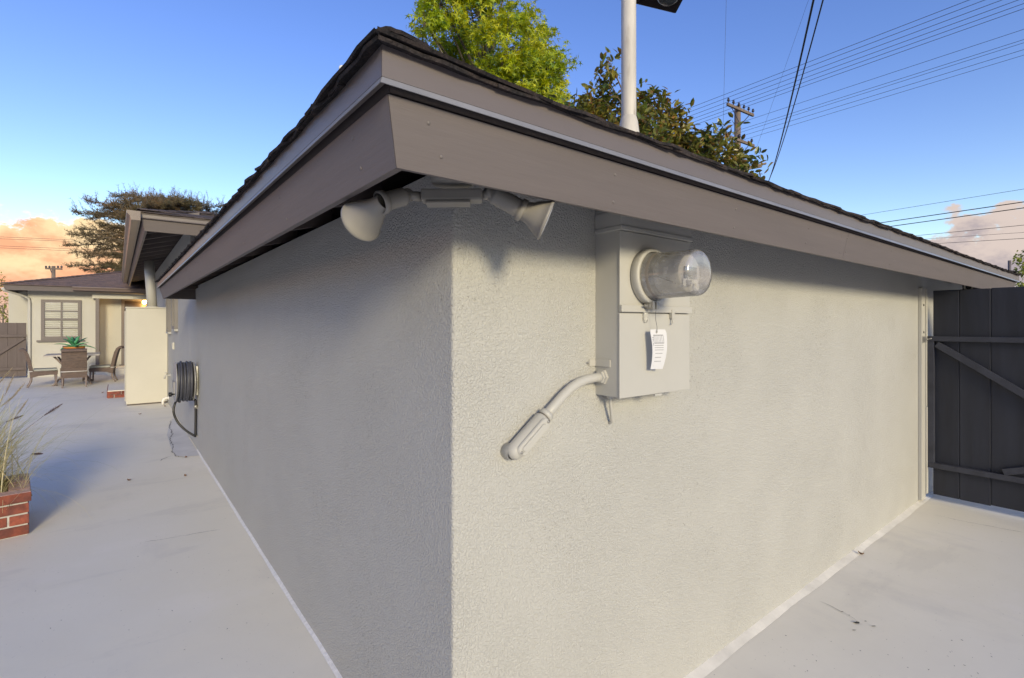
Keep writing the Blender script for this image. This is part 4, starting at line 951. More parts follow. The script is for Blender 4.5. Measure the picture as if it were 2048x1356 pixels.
# potted agave on the table
M['terracotta'] = mat('orange_terracotta', (0.55, 0.20, 0.05), 0.6, var=0.12, vscale=12)
M['agave'] = mat('agave_leaf', (0.03, 0.24, 0.10), 0.4, var=0.25, vscale=10, col2=(0.10, 0.38, 0.22), cscale=7)
ag = empty('potted_agave', (TC.x+0.02, TC.y-0.12, 0.75), 'green agave in an orange terracotta bowl on the patio table', 'plant')
A0 = Vector((TC.x+0.02, TC.y-0.12, 0.75))
m = MB(); m.lathe(A0, (0, 0, 1), [(0.001, 0.001), (0.001, 0.11), (0.02, 0.13), (0.12, 0.185), (0.15, 0.19), (0.152, 0.21), (0.185, 0.21), (0.185, 0.185), (0.15, 0.175), (0.148, 0.001)], 28); pot = put(m, 'bowl', M['terracotta'], ag)
ra = random.Random(2)
for i in range(15):
    a = i*2.4; lay = i/15; el = R(18+62*lay+ra.uniform(-6, 6)); L_ = 0.42-0.10*lay+ra.uniform(-0.03, 0.03)
    dh = Vector((math.cos(a), math.sin(a), 0)); sd = Vector((-dh.y, dh.x, 0)); vs = []
    n = 7
    for j in range(n+1):
        t = j/n; e = el - 0.55*t*(1-lay); p = A0+Vector((0, 0, 0.16)) + dh*(L_*t*math.cos(e)) + Vector((0, 0, L_*t*math.sin(e)))
        w_ = 0.062*(0.65+1.1*t)*(1-t)**0.55 if t < 1 else 0.001
        w_ = max(w_, 0.001); up_ = Vector((-dh.x*math.sin(e), -dh.y*math.sin(e), math.cos(e)))
        vs += [p-sd*w_+up_*w_*0.45, p, p+sd*w_+up_*w_*0.45, p-up_*0.012*(1-t)]
    fs = []
    for j in range(n):
        b_ = 4*j
        for q in range(4): fs.append((b_+q, b_+(q+1) % 4, b_+4+(q+1) % 4, b_+4+q))
    m = MB(); m.add(vs, fs, True); put(m, 'leaf', M['agave'], ag)

# ------------------------------------------------------------------ wooden gate and post at the far left
lg = empty('wooden_side_gate', (-2.6, 19.45, 0), 'brown plank side gate with diagonal brace left of the cream house', 'gate')
x = -2.02
for i in range(9):
    m = MB(); m.box((x-0.185, 19.46, 0.04), (x, 19.485, 1.53+rg.uniform(-0.005, 0.005))); put(m, 'plank', M['gate_brown'], lg, bevel=0.004); x -= 0.187
m = MB(); m.box((-3.7, 19.41, 1.14), (-2.01, 19.459, 1.21)); put(m, 'top_rail', M['gate_brown'], lg, bevel=0.004)
m = MB(); m.box((-3.7, 19.41, 0.22), (-2.01, 19.459, 0.30)); put(m, 'bottom_rail', M['gate_brown'], lg, bevel=0.004)
m = MB(); m.bar((-2.06, 19.434, 1.11), (-3.0, 19.434, 0.32), 0.045, 0.075, up=(0.5, 0, 1)); put(m, 'brace', M['gate_brown'], lg, bevel=0.004)

# ------------------------------------------------------------------ marks on the paving: cracks, damp patch, leaves
M['crack'] = mat('crack_dirt', (0.09, 0.085, 0.085), 0.9, var=0.2)
M['patch'] = mat('grey_repair_patch', (0.60, 0.585, 0.575), 0.65, var=0.12, vscale=3, bumps=((30, 0.4, 0.002),))
pav = bpy.data.objects['patio_paving']
def crack(px, w, seed, name='crack', jag=0.012, m_=None, z=0.004):
    r = random.Random(seed); pts = []
    gp = []
    for x, y in px:
        d = CAM_H*F/(y-648); p = W(x, y, d); gp.append(Vector((p.x, p.y, z)))
    for a, b in zip(gp, gp[1:]):
        n = max(3, int((b-a).length/0.03))
        for i in range(n): pts.append(a.lerp(b, i/n) + Vector((r.uniform(-jag, jag), r.uniform(-jag, jag), 0)))
    pts.append(gp[-1]); vs = []
    for i, p in enumerate(pts):
        t = (pts[min(i+1, len(pts)-1)]-pts[max(i-1, 0)]); t = t.normalized() if t.length > 1e-6 else Vector((1, 0, 0)); sd = Vector((-t.y, t.x, 0))
        ww = w*r.uniform(0.15, 1.0)*(0.2 if i in (0, len(pts)-1) else 1); vs += [p-sd*ww/2, p+sd*ww/2]
    mb = MB(); mb.add(vs, [(2*i, 2*i+1, 2*i+3, 2*i+2) for i in range(len(pts)-1)]); return mb.build(name, m_ or M['crack'], pav, fix=False)
gpx = lambda x, y: (lambda p: Vector((p.x, p.y, 0)))(W(x, y, CAM_H*F/(y-648)))
# repair patch at the foot of the wall, with its cracked edge
edge = [(345, 838), (338, 852), (334, 870), (340, 890), (346, 905), (352, 913), (372, 914), (396, 912)]
ring = [gpx(*e) for e in edge]; ring = [Vector((p.x, p.y, 0.004)) for p in ring]; ring[-1].x = XW-0.012; ring[0].x = min(ring[0].x, XW-0.02)
top_ = [Vector((XW-0.012, ring[0].y, 0.004))]
mb = MB(); poly = ring+top_[:0]
cen = sum(poly, Vector())/len(poly)
far = Vector((XW-0.012, ring[0].y, 0.004))
vs = [Vector((XW-0.012, p.y, 0.004)) for p in ring]
mb.add(ring+vs, [(i, i+1, len(ring)+i+1, len(ring)+i) for i in range(len(ring)-1)]); mb.build('repair_patch', M['patch'], pav, fix=True)
crack([(342, 842), (338, 855), (345, 868), (339, 880), (347, 893), (344, 904), (352, 913), (370, 916)], 0.012, 3, z=0.006)
crack([(320, 922), (333, 915), (345, 912)], 0.008, 4)
for pxs, s in (([(1640, 1204), (1680, 1222), (1716, 1245)], 5), ([(1868, 1030), (1940, 1046), (2048, 1066)], 7),
               ([(253, 964), (262, 960), (268, 958)], 9), ([(190, 845), (250, 838)], 11), ([(160, 790), (214, 794)], 12), ([(290, 1085), (440, 1060)], 13), ([(110, 945), (170, 938)], 15)):
    crack(pxs, 0.004, s, jag=0.006)
# a dark chip in the paving on the right with flakes round it
M['chip'] = mat('dark_chip', (0.05, 0.048, 0.05), 0.8, var=0.2)
def blot(c, rx, ry, seed, m_, z=0.005, name='chip', ang=0):
    r = random.Random(seed); c = Vector((c.x, c.y, z)); n = 14
    vs = [c] + [c + Matrix.Rotation(ang, 3, 'Z') @ Vector((math.cos(2*math.pi*i/n)*rx*r.uniform(0.55, 1.1), math.sin(2*math.pi*i/n)*ry*r.uniform(0.55, 1.1), 0)) for i in range(n)]
    mb = MB(); mb.add(vs, [(0, 1+i, 1+(i+1) % n) for i in range(n)]); return mb.build(name, m_, pav, fix=False)
for (x, y), rx, ry, s in (((1714, 1247), 0.020, 0.011, 1), ((1731, 1244), 0.006, 0.004, 2), ((1748, 1254), 0.014, 0.004, 3), ((1684, 1225), 0.010, 0.003, 4), ((1708, 1262), 0.012, 0.003, 6), ((1698, 1232), 0.005, 0.003, 8)):
    blot(gpx(x, y), rx, ry, s, M['chip'], ang=R(-35))
rb_ = random.Random(21)
for i in range(26):
    x, y = rb_.uniform(1560, 2000), rb_.uniform(1265, 1350); blot(gpx(x, y), rb_.uniform(0.002, 0.006), rb_.uniform(0.001, 0.003), i, M['crack'], name='dirt_fleck', ang=rb_.uniform(0, 3))
for i in range(22):
    x, y = rb_.uniform(60, 620), rb_.uniform(900, 1340)
    if x < 380+(y-890)*0.6: blot(gpx(x, y), rb_.uniform(0.003, 0.007), rb_.uniform(0.0015, 0.003), i+50, M['crack'], name='dirt_fleck', ang=rb_.uniform(0, 3))
# fallen dry leaves
M['dry_leaf'] = mat('dry_leaf', (0.17, 0.085, 0.04), 0.8, var=0.25, vscale=30)
spots = [((371, 953), 'single curled brown leaf on the paving beside the left wall'), ((205, 786), 'brown dry leaf lying left of the brick door step'), ((258, 962), 'curled dry leaf on the open paving between planter and wall'),
         ((1722, 1110), 'small dry leaf on the paving near the charcoal gate'), ((330, 813), 'dark dry leaf at the foot of the beige cupboard'), ((280, 829), 'pale brown dry leaf in front of the beige cupboard'), ((372, 916), 'dry leaf caught at the edge of the grey repair patch')]
for i, ((x, y), lb) in enumerate(spots):
    c = gpx(x, y); r = random.Random(i); a = r.uniform(0, 6); L_ = 0.035 if y > 900 else 0.05; n = 6; vs = []
    for j in range(n+1):
        t = j/n; w_ = 0.35*L_*math.sin(math.pi*min(t+0.02, 0.98)); p = Vector(((t-0.5)*L_, 0, 0.004+0.012*(2*t-1)**2))
        vs += [p+Vector((0, -w_, 0.006)), p, p+Vector((0, w_, 0.008))]
    vs = [Matrix.Rotation(a, 3, 'Z') @ v for v in vs]
    fs = [(3*j+q, 3*j+q+1, 3*j+q+4, 3*j+q+3) for j in range(n) for q in range(2)]
    mb = MB(); mb.add(vs, fs, True); mb.build('fallen_leaf', M['dry_leaf'], None, fix=False, loc=(c.x, c.y, 0), label=lb, cat='leaf', group='dry leaves on the paving')

# ------------------------------------------------------------------ fountain grass in the planter
M['straw'] = mat('straw_blade', (0.82, 0.72, 0.50), 0.7, var=0.2, vscale=12, col2=(0.62, 0.58, 0.30), cscale=6, trans=0.45)
M['green_blade'] = mat('green_blade', (0.40, 0.42, 0.18), 0.7, var=0.3, vscale=12, col2=(0.56, 0.52, 0.28), cscale=5, trans=0.45)
M['plume'] = mat('purple_plume', (0.20, 0.13, 0.12), 0.9, var=0.3, vscale=60, trans=0.2)
M['plume_pale'] = mat('pale_plume', (0.58, 0.48, 0.34), 0.9, var=0.25, vscale=60, trans=0.3)
fg = empty('fountain_grass', (-1.0, 5.25, 0.19), 'straw-coloured fountain grass with plumes spilling from the brick planter', 'grass plant', kind='thing')
rgs = random.Random(14)
def blade(mb, base, az, lean, L_, w0, droop, n=9):
    p = Vector(base); e = math.pi/2 - lean; d = Vector((math.cos(az), math.sin(az), 0)); sd = Vector((-d.y, d.x, 0)); vs = []; path = []
    for j in range(n+1):
        t = j/n; w_ = w0*(1-t)**0.7+0.0004
        vs += [p-sd*w_, p+sd*w_]; path.append(p.copy())
        p = p + (d*math.cos(e)+Vector((0, 0, math.sin(e))))*(L_/n); e -= droop/n*(0.4+1.2*t)
    mb.add(vs, [(2*j, 2*j+1, 2*j+3, 2*j+2) for j in range(n)], True); return path
ma, mg = MB(), MB()
for i in range(1700):
    b = (-0.93+rgs.gauss(0, 0.12), 5.27+rgs.gauss(0, 0.10), 0.18)
    az = rgs.uniform(-math.pi, math.pi); lean = abs(rgs.gauss(0.35, 0.25))
    blade(ma if rgs.random() < 0.8 else mg, b, az, lean, rgs.uniform(0.45, 1.0), rgs.uniform(0.0018, 0.0034), rgs.uniform(0.5, 2.1))
for az, lean, L_, dr in ((0.15, 0.95, 0.85, 1.9), (0.05, 0.85, 0.95, 2.2), (-0.35, 0.9, 0.80, 2.3), (0.45, 0.7, 0.9, 1.6), (-0.1, 0.6, 0.9, 1.3), (0.3, 1.0, 0.7, 1.5), (-0.6, 0.8, 0.75, 2.4), (0.0, 1.05, 0.95, 1.2)):
    for k in range(3): blade(mg, (-0.95+rgs.gauss(0, 0.04), 5.25+rgs.gauss(0, 0.05), 0.19), az+rgs.gauss(0, 0.1), lean+rgs.gauss(0, 0.06), L_+rgs.gauss(0, 0.05), 0.0016, dr, 14)
put(ma, 'dry_blades', M['straw'], fg, fix=False, kind='stuff'); put(mg, 'green_blades', M['green_blade'], fg, fix=False, kind='stuff')
def plume(stem, tip, L_, r0, m_, base=True):
    stem, tip = Vector(stem), Vector(tip); d = (tip-stem).normalized(); mb = MB()
    if base: 
        q = Vector((-0.98, 5.26, 0.18)); mid = (q+stem)/2+Vector((0, 0, 0.05)); mb.tube(smooth([q, mid, stem], 5), 0.0014, 5)
    for i in range(420):
        t = rgs.random(); c = stem + d*(L_*t); w_ = r0*math.sin(math.pi*min(0.12+t*0.86, 1.0)); a = rgs.uniform(0, 6.28)
        s1 = d.cross(Vector((0, 0, 1))).normalized(); s2 = s1.cross(d); o_ = (s1*math.cos(a)+s2*math.sin(a))
        e = c + o_*w_ + d*(w_*1.6); sd = d.cross(o_)*0.0009; mb.add([c-sd, c+sd, e], [(0, 1, 2)])
    put(mb, 'plume', m_, fg, fix=False)
plume(W(87, 832, 3.95), W(137, 800, 3.9), 0.22, 0.016, M['plume']); plume(W(62, 908, 3.8), W(97, 907, 3.75), 0.13, 0.012, M['plume'], False)
plume(W(10, 845, 4.0), W(48, 830, 4.0), 0.16, 0.015, M['plume'])
for x, y, x2, y2 in ((10, 790, 30, 745), (-5, 770, 25, 735), (20, 800, 48, 768), (0, 815, 30, 790), (-20, 800, 8, 745), (30, 835, 55, 800), (-10, 830, 15, 770)):
    plume(W(x, y, 4.3), W(x2, y2, 4.3), 0.20, 0.014, M['plume_pale'])

# ------------------------------------------------------------------ trees and shrubs
def leafmat(name, c1, c2, c3, trans=0.45, rough=0.5, sc=1.2):
    m = mat(name, c1, rough, var=0.35, vscale=3.0, col2=c2, cscale=sc, trans=trans, clo=0.40, chi=0.60)
    nt = m.node_tree; N = nt.nodes; L = nt.links
    sc_ = [n for n in N if n.type == 'VECT_MATH' and n.operation == 'SCALE'][0]
    src = sc_.inputs[0].links[0].from_socket
    tc = N.new('ShaderNodeTexCoord'); nz = N.new('ShaderNodeTexNoise'); nz.inputs['Scale'].default_value = 9; L.new(tc.outputs['Object'], nz.inputs['Vector'])
    mr = N.new('ShaderNodeMapRange'); L.new(nz.outputs[0], mr.inputs[0]); mr.inputs[1].default_value = 0.52; mr.inputs[2].default_value = 0.66
    x = N.new('ShaderNodeMix'); x.data_type = 'RGBA'; L.new(mr.outputs[0], x.inputs[0]); L.new(src, x.inputs[6]); x.inputs[7].default_value = c3 + (1,); L.new(x.outputs[2], sc_.inputs[0])
    return m
M['bark'] = mat('grey_bark', (0.16, 0.13, 0.10), 0.9, var=0.3, vscale=12, bumps=((20, 0.8, 0.02),), stretch=(1, 1, 0.25))
M['maple'] = leafmat('yellow_green_leaf', (0.38, 0.47, 0.03), (0.64, 0.62, 0.05), (0.15, 0.30, 0.08), 0.4)
M['magnolia'] = leafmat('magnolia_leaf', (0.085, 0.135, 0.03), (0.28, 0.24, 0.045), (0.28, 0.13, 0.04), 0.25, 0.3, 2.0)
M['cedar'] = leafmat('cedar_needles', (0.17, 0.14, 0.07), (0.28, 0.17, 0.09), (0.10, 0.105, 0.06), 0.35, 0.8, 0.6)
M['shrub'] = leafmat('bright_shrub_leaf', (0.20, 0.25, 0.03), (0.34, 0.36, 0.05), (0.07, 0.13, 0.03), 0.4)
def rnd_unit(r):
    while True:
        v = Vector((r.uniform(-1, 1), r.uniform(-1, 1), r.uniform(-1, 1)))
        if 0.05 < v.length < 1: return v.normalized()
def leaf(mb, c, nrm, tip, size, shape):
    nrm = nrm.normalized(); t = (tip - nrm*tip.dot(nrm))
    if t.length < 1e-3: t = nrm.orthogonal()
    t.normalize(); s = nrm.cross(t)
    if shape == 'star':
        ang = (-2.2, -1.5, -1.1, -0.55, 0.0, 0.55, 1.1, 1.5, 2.2); rad = (0.75, 0.26, 0.95, 0.30, 1.1, 0.30, 0.95, 0.26, 0.75)
        vs = [c] + [c + (t*math.cos(a)+s*math.sin(a))*(size*r_) - nrm*(size*0.25*r_*r_) for a, r_ in zip(ang, rad)]
        mb.add(vs, [(0, i, i+1) for i in range(1, 9)])
    elif shape == 'oval':
        vs = [c, c+t*size*0.3+s*size*0.22-nrm*size*-0.03, c+t*size*0.7+s*size*0.20, c+t*size*1.05-nrm*size*0.12, c+t*size*0.7-s*size*0.20, c+t*size*0.3-s*size*0.22, c+t*size*0.55-nrm*size*0.06]
        mb.add(vs, [(0, 1, 6), (1, 2, 6), (2, 3, 6), (3, 4, 6), (4, 5, 6), (5, 0, 6)])
    else:
        vs = [c-s*size*0.07, c+s*size*0.07, c+t*size]; mb.add(vs, [(0, 1, 2)])
def clump_tree(name, label, trunk, clumps, per, lsize, shape, m, seed, limb=0.05, trunk_r=0.15, droop=0.5, group=None, cat='tree'):
    """clumps: (centre, radius); each clump hangs on a limb from the trunk and carries leaves on twigs that face outwards"""
    r = random.Random(seed); base = Vector(trunk[0]); topp = Vector(trunk[1])
    tr = empty(name, base, label, cat, group)
    mb = MB(); pts = [base.lerp(topp, i/6)+Vector((r.uniform(-.06, .06), r.uniform(-.06, .06), 0))*(1 if 0 < i < 6 else 0) for i in range(7)]
    mb.tube(pts, [trunk_r*(1-0.8*i/6) for i in range(7)], 10)
    cr = MB()
    for c, rad in clumps:
        c = Vector(c); t = min(max((c.z-base.z-rad)/(topp.z-base.z)*0.8, 0.15), 0.95); st = base.lerp(topp, t)
        mid = (st+c)/2 + Vector((0, 0, rad*0.15)); mb.tube(smooth([st, mid, c], 4), [limb*(1-0.85*i/8) for i in range(9)], 6)
        n = int(per*(rad**2))
        twigs = []
        for q in range(max(6, n//16)):
            v = rnd_unit(r); tipp = c + Vector((v.x, v.y, v.z*0.9))*rad*r.uniform(0.45, 1.12); twigs.append((tipp, v))
            if q % 3 == 0: mb.tube([c, tipp], [0.012, 0.003], 4)
        for q in range(n):
            tp_, v = twigs[r.randrange(len(twigs))]
            p = tp_ + rnd_unit(r)*lsize*r.uniform(0.3, 1.9)
            nr = (v*0.6 + rnd_unit(r)*0.8 + Vector((0, 0, 0.5))); ti = v*0.7 + rnd_unit(r)*0.8 - Vector((0, 0, droop))
            leaf(cr, p, nr, ti, lsize*r.uniform(0.65, 1.25), shape)
    o1 = mb.build('trunk', M['bark'], tr, fix=False); o1.matrix_parent_inverse = Matrix.Translation(-base)
    o2 = cr.build('crown', m, tr, fix=False); o2.matrix_parent_inverse = Matrix.Translation(-base)
    return tr
def g0(p): return Vector((p.x, p.y, 0))
rt = random.Random(31)
D = 11.5
cl = []
for px, py, rp in ((850, 45, 32), (880, 10, 40), (845, 100, 30), (905, 70, 50), (960, 30, 55), (985, -30, 50), (930, -40, 50), (1035, 40, 45), (1010, 100, 60), (950, 110, 55), (1075, 85, 42), (1090, 140, 48), (1050, 160, 55), (990, 170, 60), (1105, 185, 40), (920, 150, 45), (1060, 220, 60), (975, 240, 70), (880, 130, 38), (1020, -70, 40), (960, -90, 45), (1110, 120, 25), (868, -20, 26), (1085, 60, 20), (840, 30, 18)):
    cl.append((W(px, py, D+rt.uniform(-1.0, 1.6)), rp*D/F*1.05))
clump_tree('sweetgum_tree', 'tall yellow-green leafy tree rising behind the garage roof', (g0(W(975, 300, D+0.6)), W(975, -40, D+0.6)), cl, 2100, 0.105, 'star', M['maple'], 5, trunk_r=0.16)
D = 9.0; cl = []
for px, py, rp in ((1220, 125, 12), (1217, 160, 20), (1205, 195, 27), (1222, 225, 32), (1180, 225, 24), (1150, 215, 16), (1300, 205, 24), (1285, 235, 34), (1330, 235, 30), (1300, 270, 40), (1355, 240, 22), (1345, 280, 40), (1385, 290, 30), (1410, 280, 20), (1430, 285, 22), (1420, 315, 30), (1450, 268, 13), (1455, 300, 18), (1470, 325, 26), (1495, 335, 20), (1250, 270, 40), (1200, 250, 34), (1390, 330, 40), (1340, 330, 50), (1445, 345, 30), (1240, 200, 20), (1270, 195, 16)):
    cl.append((W(px, py, D+rt.uniform(-0.5, 0.7)), rp*D/F))
clump_tree('magnolia_tree', 'bronze and dark green magnolia with large glossy leaves beyond the mast', (g0(W(1330, 400, D+0.4)), W(1290, 215, D+0.4)), cl, 2700, 0.14, 'oval', M['magnolia'], 6, trunk_r=0.12, droop=-0.25, limb=0.035)
D = 10.5; cl = [(W(px, py, D+rt.uniform(-0.4, 0.4)), rp*D/F) for px, py, rp in ((2046, 540, 15), (2060, 515, 16), (2046, 568, 17), (2075, 550, 30), (2095, 520, 35), (2048, 505, 6), (2110, 570, 40))]
clump_tree('far_right_tree', 'sliver of leafy tree at the right edge above the gate', (g0(W(2095, 640, D)), W(2090, 520, D)), cl, 2200, 0.085, 'oval', M['shrub'], 7, trunk_r=0.08, limb=0.02)
# cedar behind the rear roof: tiers of level branches with upright sprays
def cedar(base, topz, tiers, seed, m):
    r = random.Random(seed); base = Vector(base); tr = empty('cedar_tree', base, 'brownish cedar with level branches behind the rear roof', 'tree'); mb = MB(); cr = MB()
    mb.tube([base, base+Vector((0.1, 0, topz*0.6)), base+Vector((0, 0, topz))], [0.35, 0.25, 0.08], 10)
    for end, wid in tiers:
        end = Vector(end); st = Vector((base.x, base.y, end.z-(end-base).xy.length*r.uniform(0.10, 0.25))); mid = (st+end)/2+Vector((0, 0, r.uniform(0.1, 0.4)))
        path = smooth([st, mid, end], 9); mb.tube(path, [0.07*(1-0.85*i/(len(path)-1)) for i in range(len(path))], 6)
        for i, p in enumerate(path):
            f = i/(len(path)-1)
            if f < 0.12: continue
            d = (path[min(i+1, len(path)-1)]-path[i-1]).normalized(); sd = d.cross(Vector((0, 0, 1))).normalized()
            for k in range(6):
                s_ = r.choice((-1, 1)); L_ = wid*r.uniform(0.4, 1.0)*(1.1-0.6*f); tw = (sd*s_*r.uniform(0.3, 1.0)+d*r.uniform(0.1, 0.9)+Vector((0, 0, r.uniform(-0.55, 0.65)))).normalized()
                q0 = p + rnd_unit(r)*0.06; q1 = q0+tw*L_; q1.z += r.uniform(-0.10, 0.22)*L_; mb.tube([q0, q1], [0.012, 0.004], 3, cap=False)
                for j in range(int(24*L_/0.6)+4):
                    c = q0.lerp(q1, r.random()**0.8)+rnd_unit(r)*0.035; leaf(cr, c, rnd_unit(r), tw+rnd_unit(r)*0.9+Vector((0, 0, 0.3)), r.uniform(0.07, 0.17), 'needle')
        if end.z > topz*0.84:
            for k in range(7):                                  # bare upright sprays along the top
                p = path[r.randrange(len(path)//3, len(path))]; q1 = p+Vector((r.uniform(-0.25, 0.25), r.uniform(-0.25, 0.25), r.uniform(0.3, 0.8)))
                mb.tube([p, (p+q1)/2+rnd_unit(r)*0.06, q1], [0.014, 0.010, 0.003], 4)
                for j in range(26):
                    c = p.lerp(q1, r.uniform(0.1, 1))+rnd_unit(r)*0.04; leaf(cr, c, rnd_unit(r), rnd_unit(r)+Vector((0, 0, 0.6)), r.uniform(0.06, 0.14), 'needle')
    o1 = mb.build('trunk', M['bark'], tr, fix=False); o1.matrix_parent_inverse = Matrix.Translation(-base)
    o2 = cr.build('crown', m, tr, fix=False); o2.matrix_parent_inverse = Matrix.Translation(-base); return tr
D = 27.0; tiers = []
for px, py, w_ in ((150, 425, 1.0), (175, 402, 1.0), (230, 392, 0.9), (190, 430, 1.2), (255, 405, 0.9), (145, 470, 1.0), (133, 492, 1.0), (160, 458, 1.1), (185, 480, 1.2), (150, 505, 1.0), (175, 515, 1.1), (140, 532, 0.8), (170, 540, 0.9), (200, 450, 1.3), (205, 500, 1.3), (210, 530, 1.2), (240, 430, 1.0), (300, 402, 0.8), (345, 405, 0.8), (380, 405, 0.8), (415, 410, 0.8), (445, 412, 0.8), (330, 415, 1.0), (400, 420, 1.0), (435, 425, 0.9), (270, 470, 1.3), (250, 510, 1.3), (225, 412, 0.9), (240, 540, 1.0), (195, 545, 0.9)):
    tiers.append((W(px, py, D+rt.uniform(-1.5, 1.5)), w_*0.8))
for i in range(26):
    px = rt.uniform(165, 440); lo = 405 if px > 260 else 400+ (260-px)*0.25
    tiers.append((W(px, rt.uniform(lo, 545 if px < 300 else 440), D+rt.uniform(-2, 2)), rt.uniform(0.5, 0.9)))
cedar(g0(W(300, 560, D)), 8.2, tiers, 9, M['cedar'])
D = 22.0; cl = [(W(px, py, D+rt.uniform(-0.5, 0.8)), rp*D/F) for px, py, rp in ((8, 620, 20), (28, 632, 16), (5, 640, 22), (-20, 610, 30), (35, 645, 14), (16, 600, 10))]
clump_tree('yellow_green_shrub', 'yellow-green shrub behind the brown side gate at the left edge', (g0(W(5, 650, D)), W(5, 610, D)), cl, 500, 0.11, 'oval', M['shrub'], 12, trunk_r=0.06, limb=0.02, cat='shrub')
D = 17.0; cl = [(W(px, py, D+rt.uniform(-0.3, 0.3)), rp*D/F) for px, py, rp in ((3, 570, 10), (-8, 580, 14), (5, 592, 9), (-20, 560, 20), (0, 612, 9), (-25, 600, 24))]
clump_tree('overhanging_branch_tree', 'leafy branch reaching in at the left edge beside the rear roof corner', (g0(W(-60, 650, D)), W(-40, 570, D)), cl, 900, 0.09, 'oval', M['shrub'], 13, trunk_r=0.07, limb=0.02)

# ------------------------------------------------------------------ utility poles and wires
M['pole'] = mat('weathered_pole_wood', (0.20, 0.15, 0.12), 0.9, var=0.25, vscale=8, bumps=((20, 0.6, 0.01),), stretch=(1, 1, 0.2))
M['insulator'] = mat('dark_insulator', (0.04, 0.04, 0.05), 0.3, var=0.1)
M['wire'] = mat('dark_wire', (0.05, 0.055, 0.065), 0.6, var=0.05)
M['cable'] = mat('black_cable', (0.008, 0.008, 0.009), 0.55, var=0.05)
def cdir(r_, f_): return (RGT*r_ + FWD*f_).normalized()
PD = 25.0
pole = empty('utility_pole', g0(W(1475, 300, PD)), 'wooden utility pole with two crossarms and insulators beyond the magnolia', 'utility pole')
ptop = W(1475, 213, PD); pb = Vector(pole.location)
m = MB(); m.tube([pb, ptop], [0.20, 0.145], 12); put(m, 'pole', M['pole'], pole)
arm = cdir(0.82, 0.57); line = cdir(0.61, -0.80)
def crossarm(py, half, offs, shift=0.0, brace=True):
    c = W(1475, py, PD) + line*0.16; a, b = c - arm*(half-shift), c + arm*(half+shift)
    m = MB(); m.bar(a, b, 0.10, 0.13); ca = put(m, 'crossarm', M['pole'], pole, bevel=0.01)
    if brace:
        for s in (-0.62, 0.62):
            m = MB(); m.bar(c+arm*s*half*1.1-Vector((0, 0, 0.07)), c-Vector((0, 0, 0.75)), 0.02, 0.035); sub(m, 'brace', M['insulator'], ca)
    pts = []
    for o_ in offs:
        p = c+arm*o_+Vector((0, 0, 0.07)); m = MB(); m.lathe(p, (0, 0, 1), [(0, 0.02), (0.10, 0.02), (0.11, 0.06), (0.16, 0.07), (0.19, 0.045), (0.24, 0.05), (0.26, 0.02)], 10, cap=True); sub(m, 'insulator', M['insulator'], ca); pts.append(p+Vector((0, 0, 0.24)))
    return pts
o6 = [-1.05, -0.62, -0.15, 0.30, 0.72, 1.12]
p6 = crossarm(222, 1.15, o6)
p2 = crossarm(284, 1.05, [-0.1, 1.0], shift=0.15)
def span(name, a, b, sag, r, m_, label, group, n=24, cat='wire', on=0.0):
    a, b = Vector(a), Vector(b); pts = []
    for i in range(n+1):
        t = i/n; p = a.lerp(b, t); p.z -= sag*4*t*(1-t); pts.append(p)
    if on:
        d_ = pts[-1]-pts[-2]; d_.z *= 0.6; pts += [pts[-1]+d_*(on*k) for k in (4, 10, 20)]
    mid = pts[0].copy(); mb = MB(); mb.tube([p-mid for p in pts], r, 6)
    return mb.build(name, m_, None, fix=False, label=label, cat=cat, group=group, loc=mid)
for i, p in enumerate(p6):
    span('power_line', p-line*42+Vector((0, 0, 0.2)), p+line*42+Vector((0, 0, 0.3)), 0, 0.009, M['wire'], 'thin line on the %s insulator of the tall pole top crossarm' % ('leftmost', 'second', 'third', 'fourth', 'fifth', 'rightmost')[i], 'lines on the top crossarm')
for p, o_ in ((p2[0], 'pole-side'), (p2[1], 'right end')):
    span('lower_power_line', p-line*30, p+line*42+Vector((0, 0, 0.2)), 0, 0.007, M['wire'], 'thin line on the %s insulator of the tall pole lower crossarm' % o_, 'lines on the lower crossarm')
for k, dz in enumerate((1.45, 1.2, 0.95)):
    q = W(1475, 284, PD)+arm*(0.2+0.25*k)+Vector((0, 0, dz-0.45)); span('telephone_line', q-line*20, q+line*42, 0.0, 0.0075, M['wire'], '%s of the three thin lines passing between the tall pole crossarms' % ('uppermost', 'middle', 'lowest')[k], 'lines between the crossarms')
span('guy_wire', W(1470, -700, 20), W(1446, 262, 25.2), 0, 0.006, M['wire'], 'hair-thin near-vertical wire above the tall utility pole', None)
span('down_wire', W(1730, -330, 17), W(1500, 332, 27), 0.1, 0.005, M['wire'], 'hair-thin slanting wire right of the tall utility pole', None)
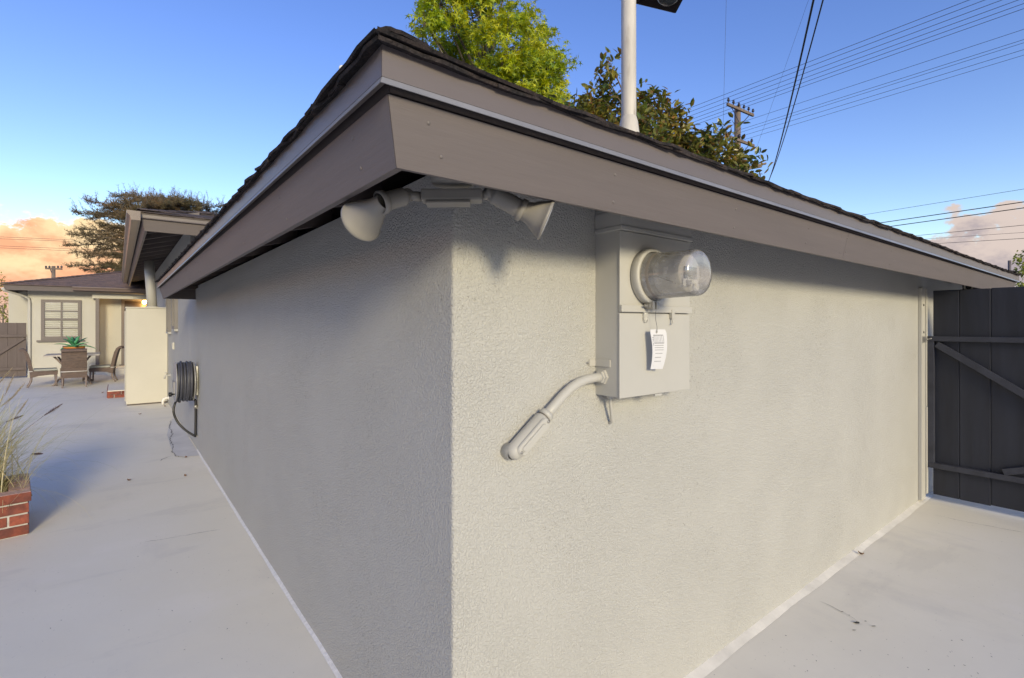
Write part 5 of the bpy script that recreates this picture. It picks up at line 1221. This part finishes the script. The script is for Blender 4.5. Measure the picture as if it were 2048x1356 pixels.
# heavy service cables sweeping overhead
span('service_cable', W(1535, 368, 24), W(1640, -60, 7.5), 0.35, 0.018, M['cable'], 'thicker left cable of the black pair sweeping up over the roof', 'black service cables', on=1.5)
span('service_cable', W(1537, 362, 24), W(1662, -60, 7.5), 0.30, 0.013, M['cable'], 'thinner right cable of the black pair sweeping up over the roof', 'black service cables', on=1.5)
far_lines = [((1700, 434), (2060, 376), 0.007, 'topmost thin cable over the far right roof end'), ((1745, 448), (2060, 402), 0.016, 'upper of the two heavy black cables over the far right roof end'), ((1765, 455), (2060, 414), 0.016, 'lower of the two heavy black cables over the far right roof end'),
             ((1815, 473), (2060, 449), 0.009, 'thin cable just below the heavy black pair at far right'), ((1835, 479), (2060, 464), 0.006, 'faint hairline cable over the lilac cloud at far right'), ((1858, 488), (2060, 476), 0.009, 'lowest cable above the far right roof end')]
for (x0, y0), (x1, y1), r_, lb in far_lines:
    a, b = W(x0, y0, 22), W(x1, y1, 17); d = b-a; span('overhead_cable', a-d*0.9, b+d*0.5, 0.0, r_, M['cable'], lb, 'cables over the far right roof end')
# crossarm of another pole just showing behind the magnolia
sp_ = empty('distant_pole', g0(W(1500, 340, 30)), 'end of another pole crossarm poking out right of the magnolia', 'utility pole')
m = MB(); m.tube([g0(W(1490, 340, 30)), W(1490, 338, 30)], 0.14, 10); put(m, 'pole', M['pole'], sp_)
for dy in (0, 6):
    m = MB(); m.bar(W(1470, 340+dy*0.5, 30), W(1532-dy*1.5, 327+dy, 30), 0.12, 0.10); put(m, 'crossarm', M['pole'], sp_)
# pole and lines over the rear roof at far left
lp_ = empty('rear_utility_pole', g0(W(107, 560, 42)), 'small dark utility pole above the rear roof at left', 'utility pole')
m = MB(); m.tube([g0(W(107, 560, 42)), W(107, 532, 42)], [0.16, 0.13], 10); put(m, 'pole', M['pole'], lp_)
m = MB(); m.bar(W(91, 537, 42), W(124, 538, 42), 0.10, 0.13); ca = put(m, 'crossarm', M['pole'], lp_)
for x in (92, 99, 116, 123):
    m = MB(); m.lathe(W(x, 537, 42), (0, 0, 1), [(0.05, 0.05), (0.12, 0.08), (0.2, 0.06), (0.24, 0.02)], 8); sub(m, 'insulator', M['insulator'], ca)
m = MB(); m.tube([W(100, 537, 42), W(103, 545, 42), W(107, 548, 42)], 0.03, 5); put(m, 'brace', M['insulator'], lp_)
for y0, y1, lb in ((472, 481, 'topmost of the four thin lines crossing the peach cloud'), (476, 484, 'second of the four thin lines crossing the peach cloud'), (490, 499, 'third of the four thin lines crossing the peach cloud'), (494, 503, 'lowest of the four thin lines crossing the peach cloud')):
    a, b = W(-40, y0, 36), W(175, y1, 40); d = b-a; span('rear_line', a-d*0.5, b+d*0.6, 0.0, 0.013, M['wire'], lb, 'thin lines across the peach cloud')
bpy.context.view_layer.update()
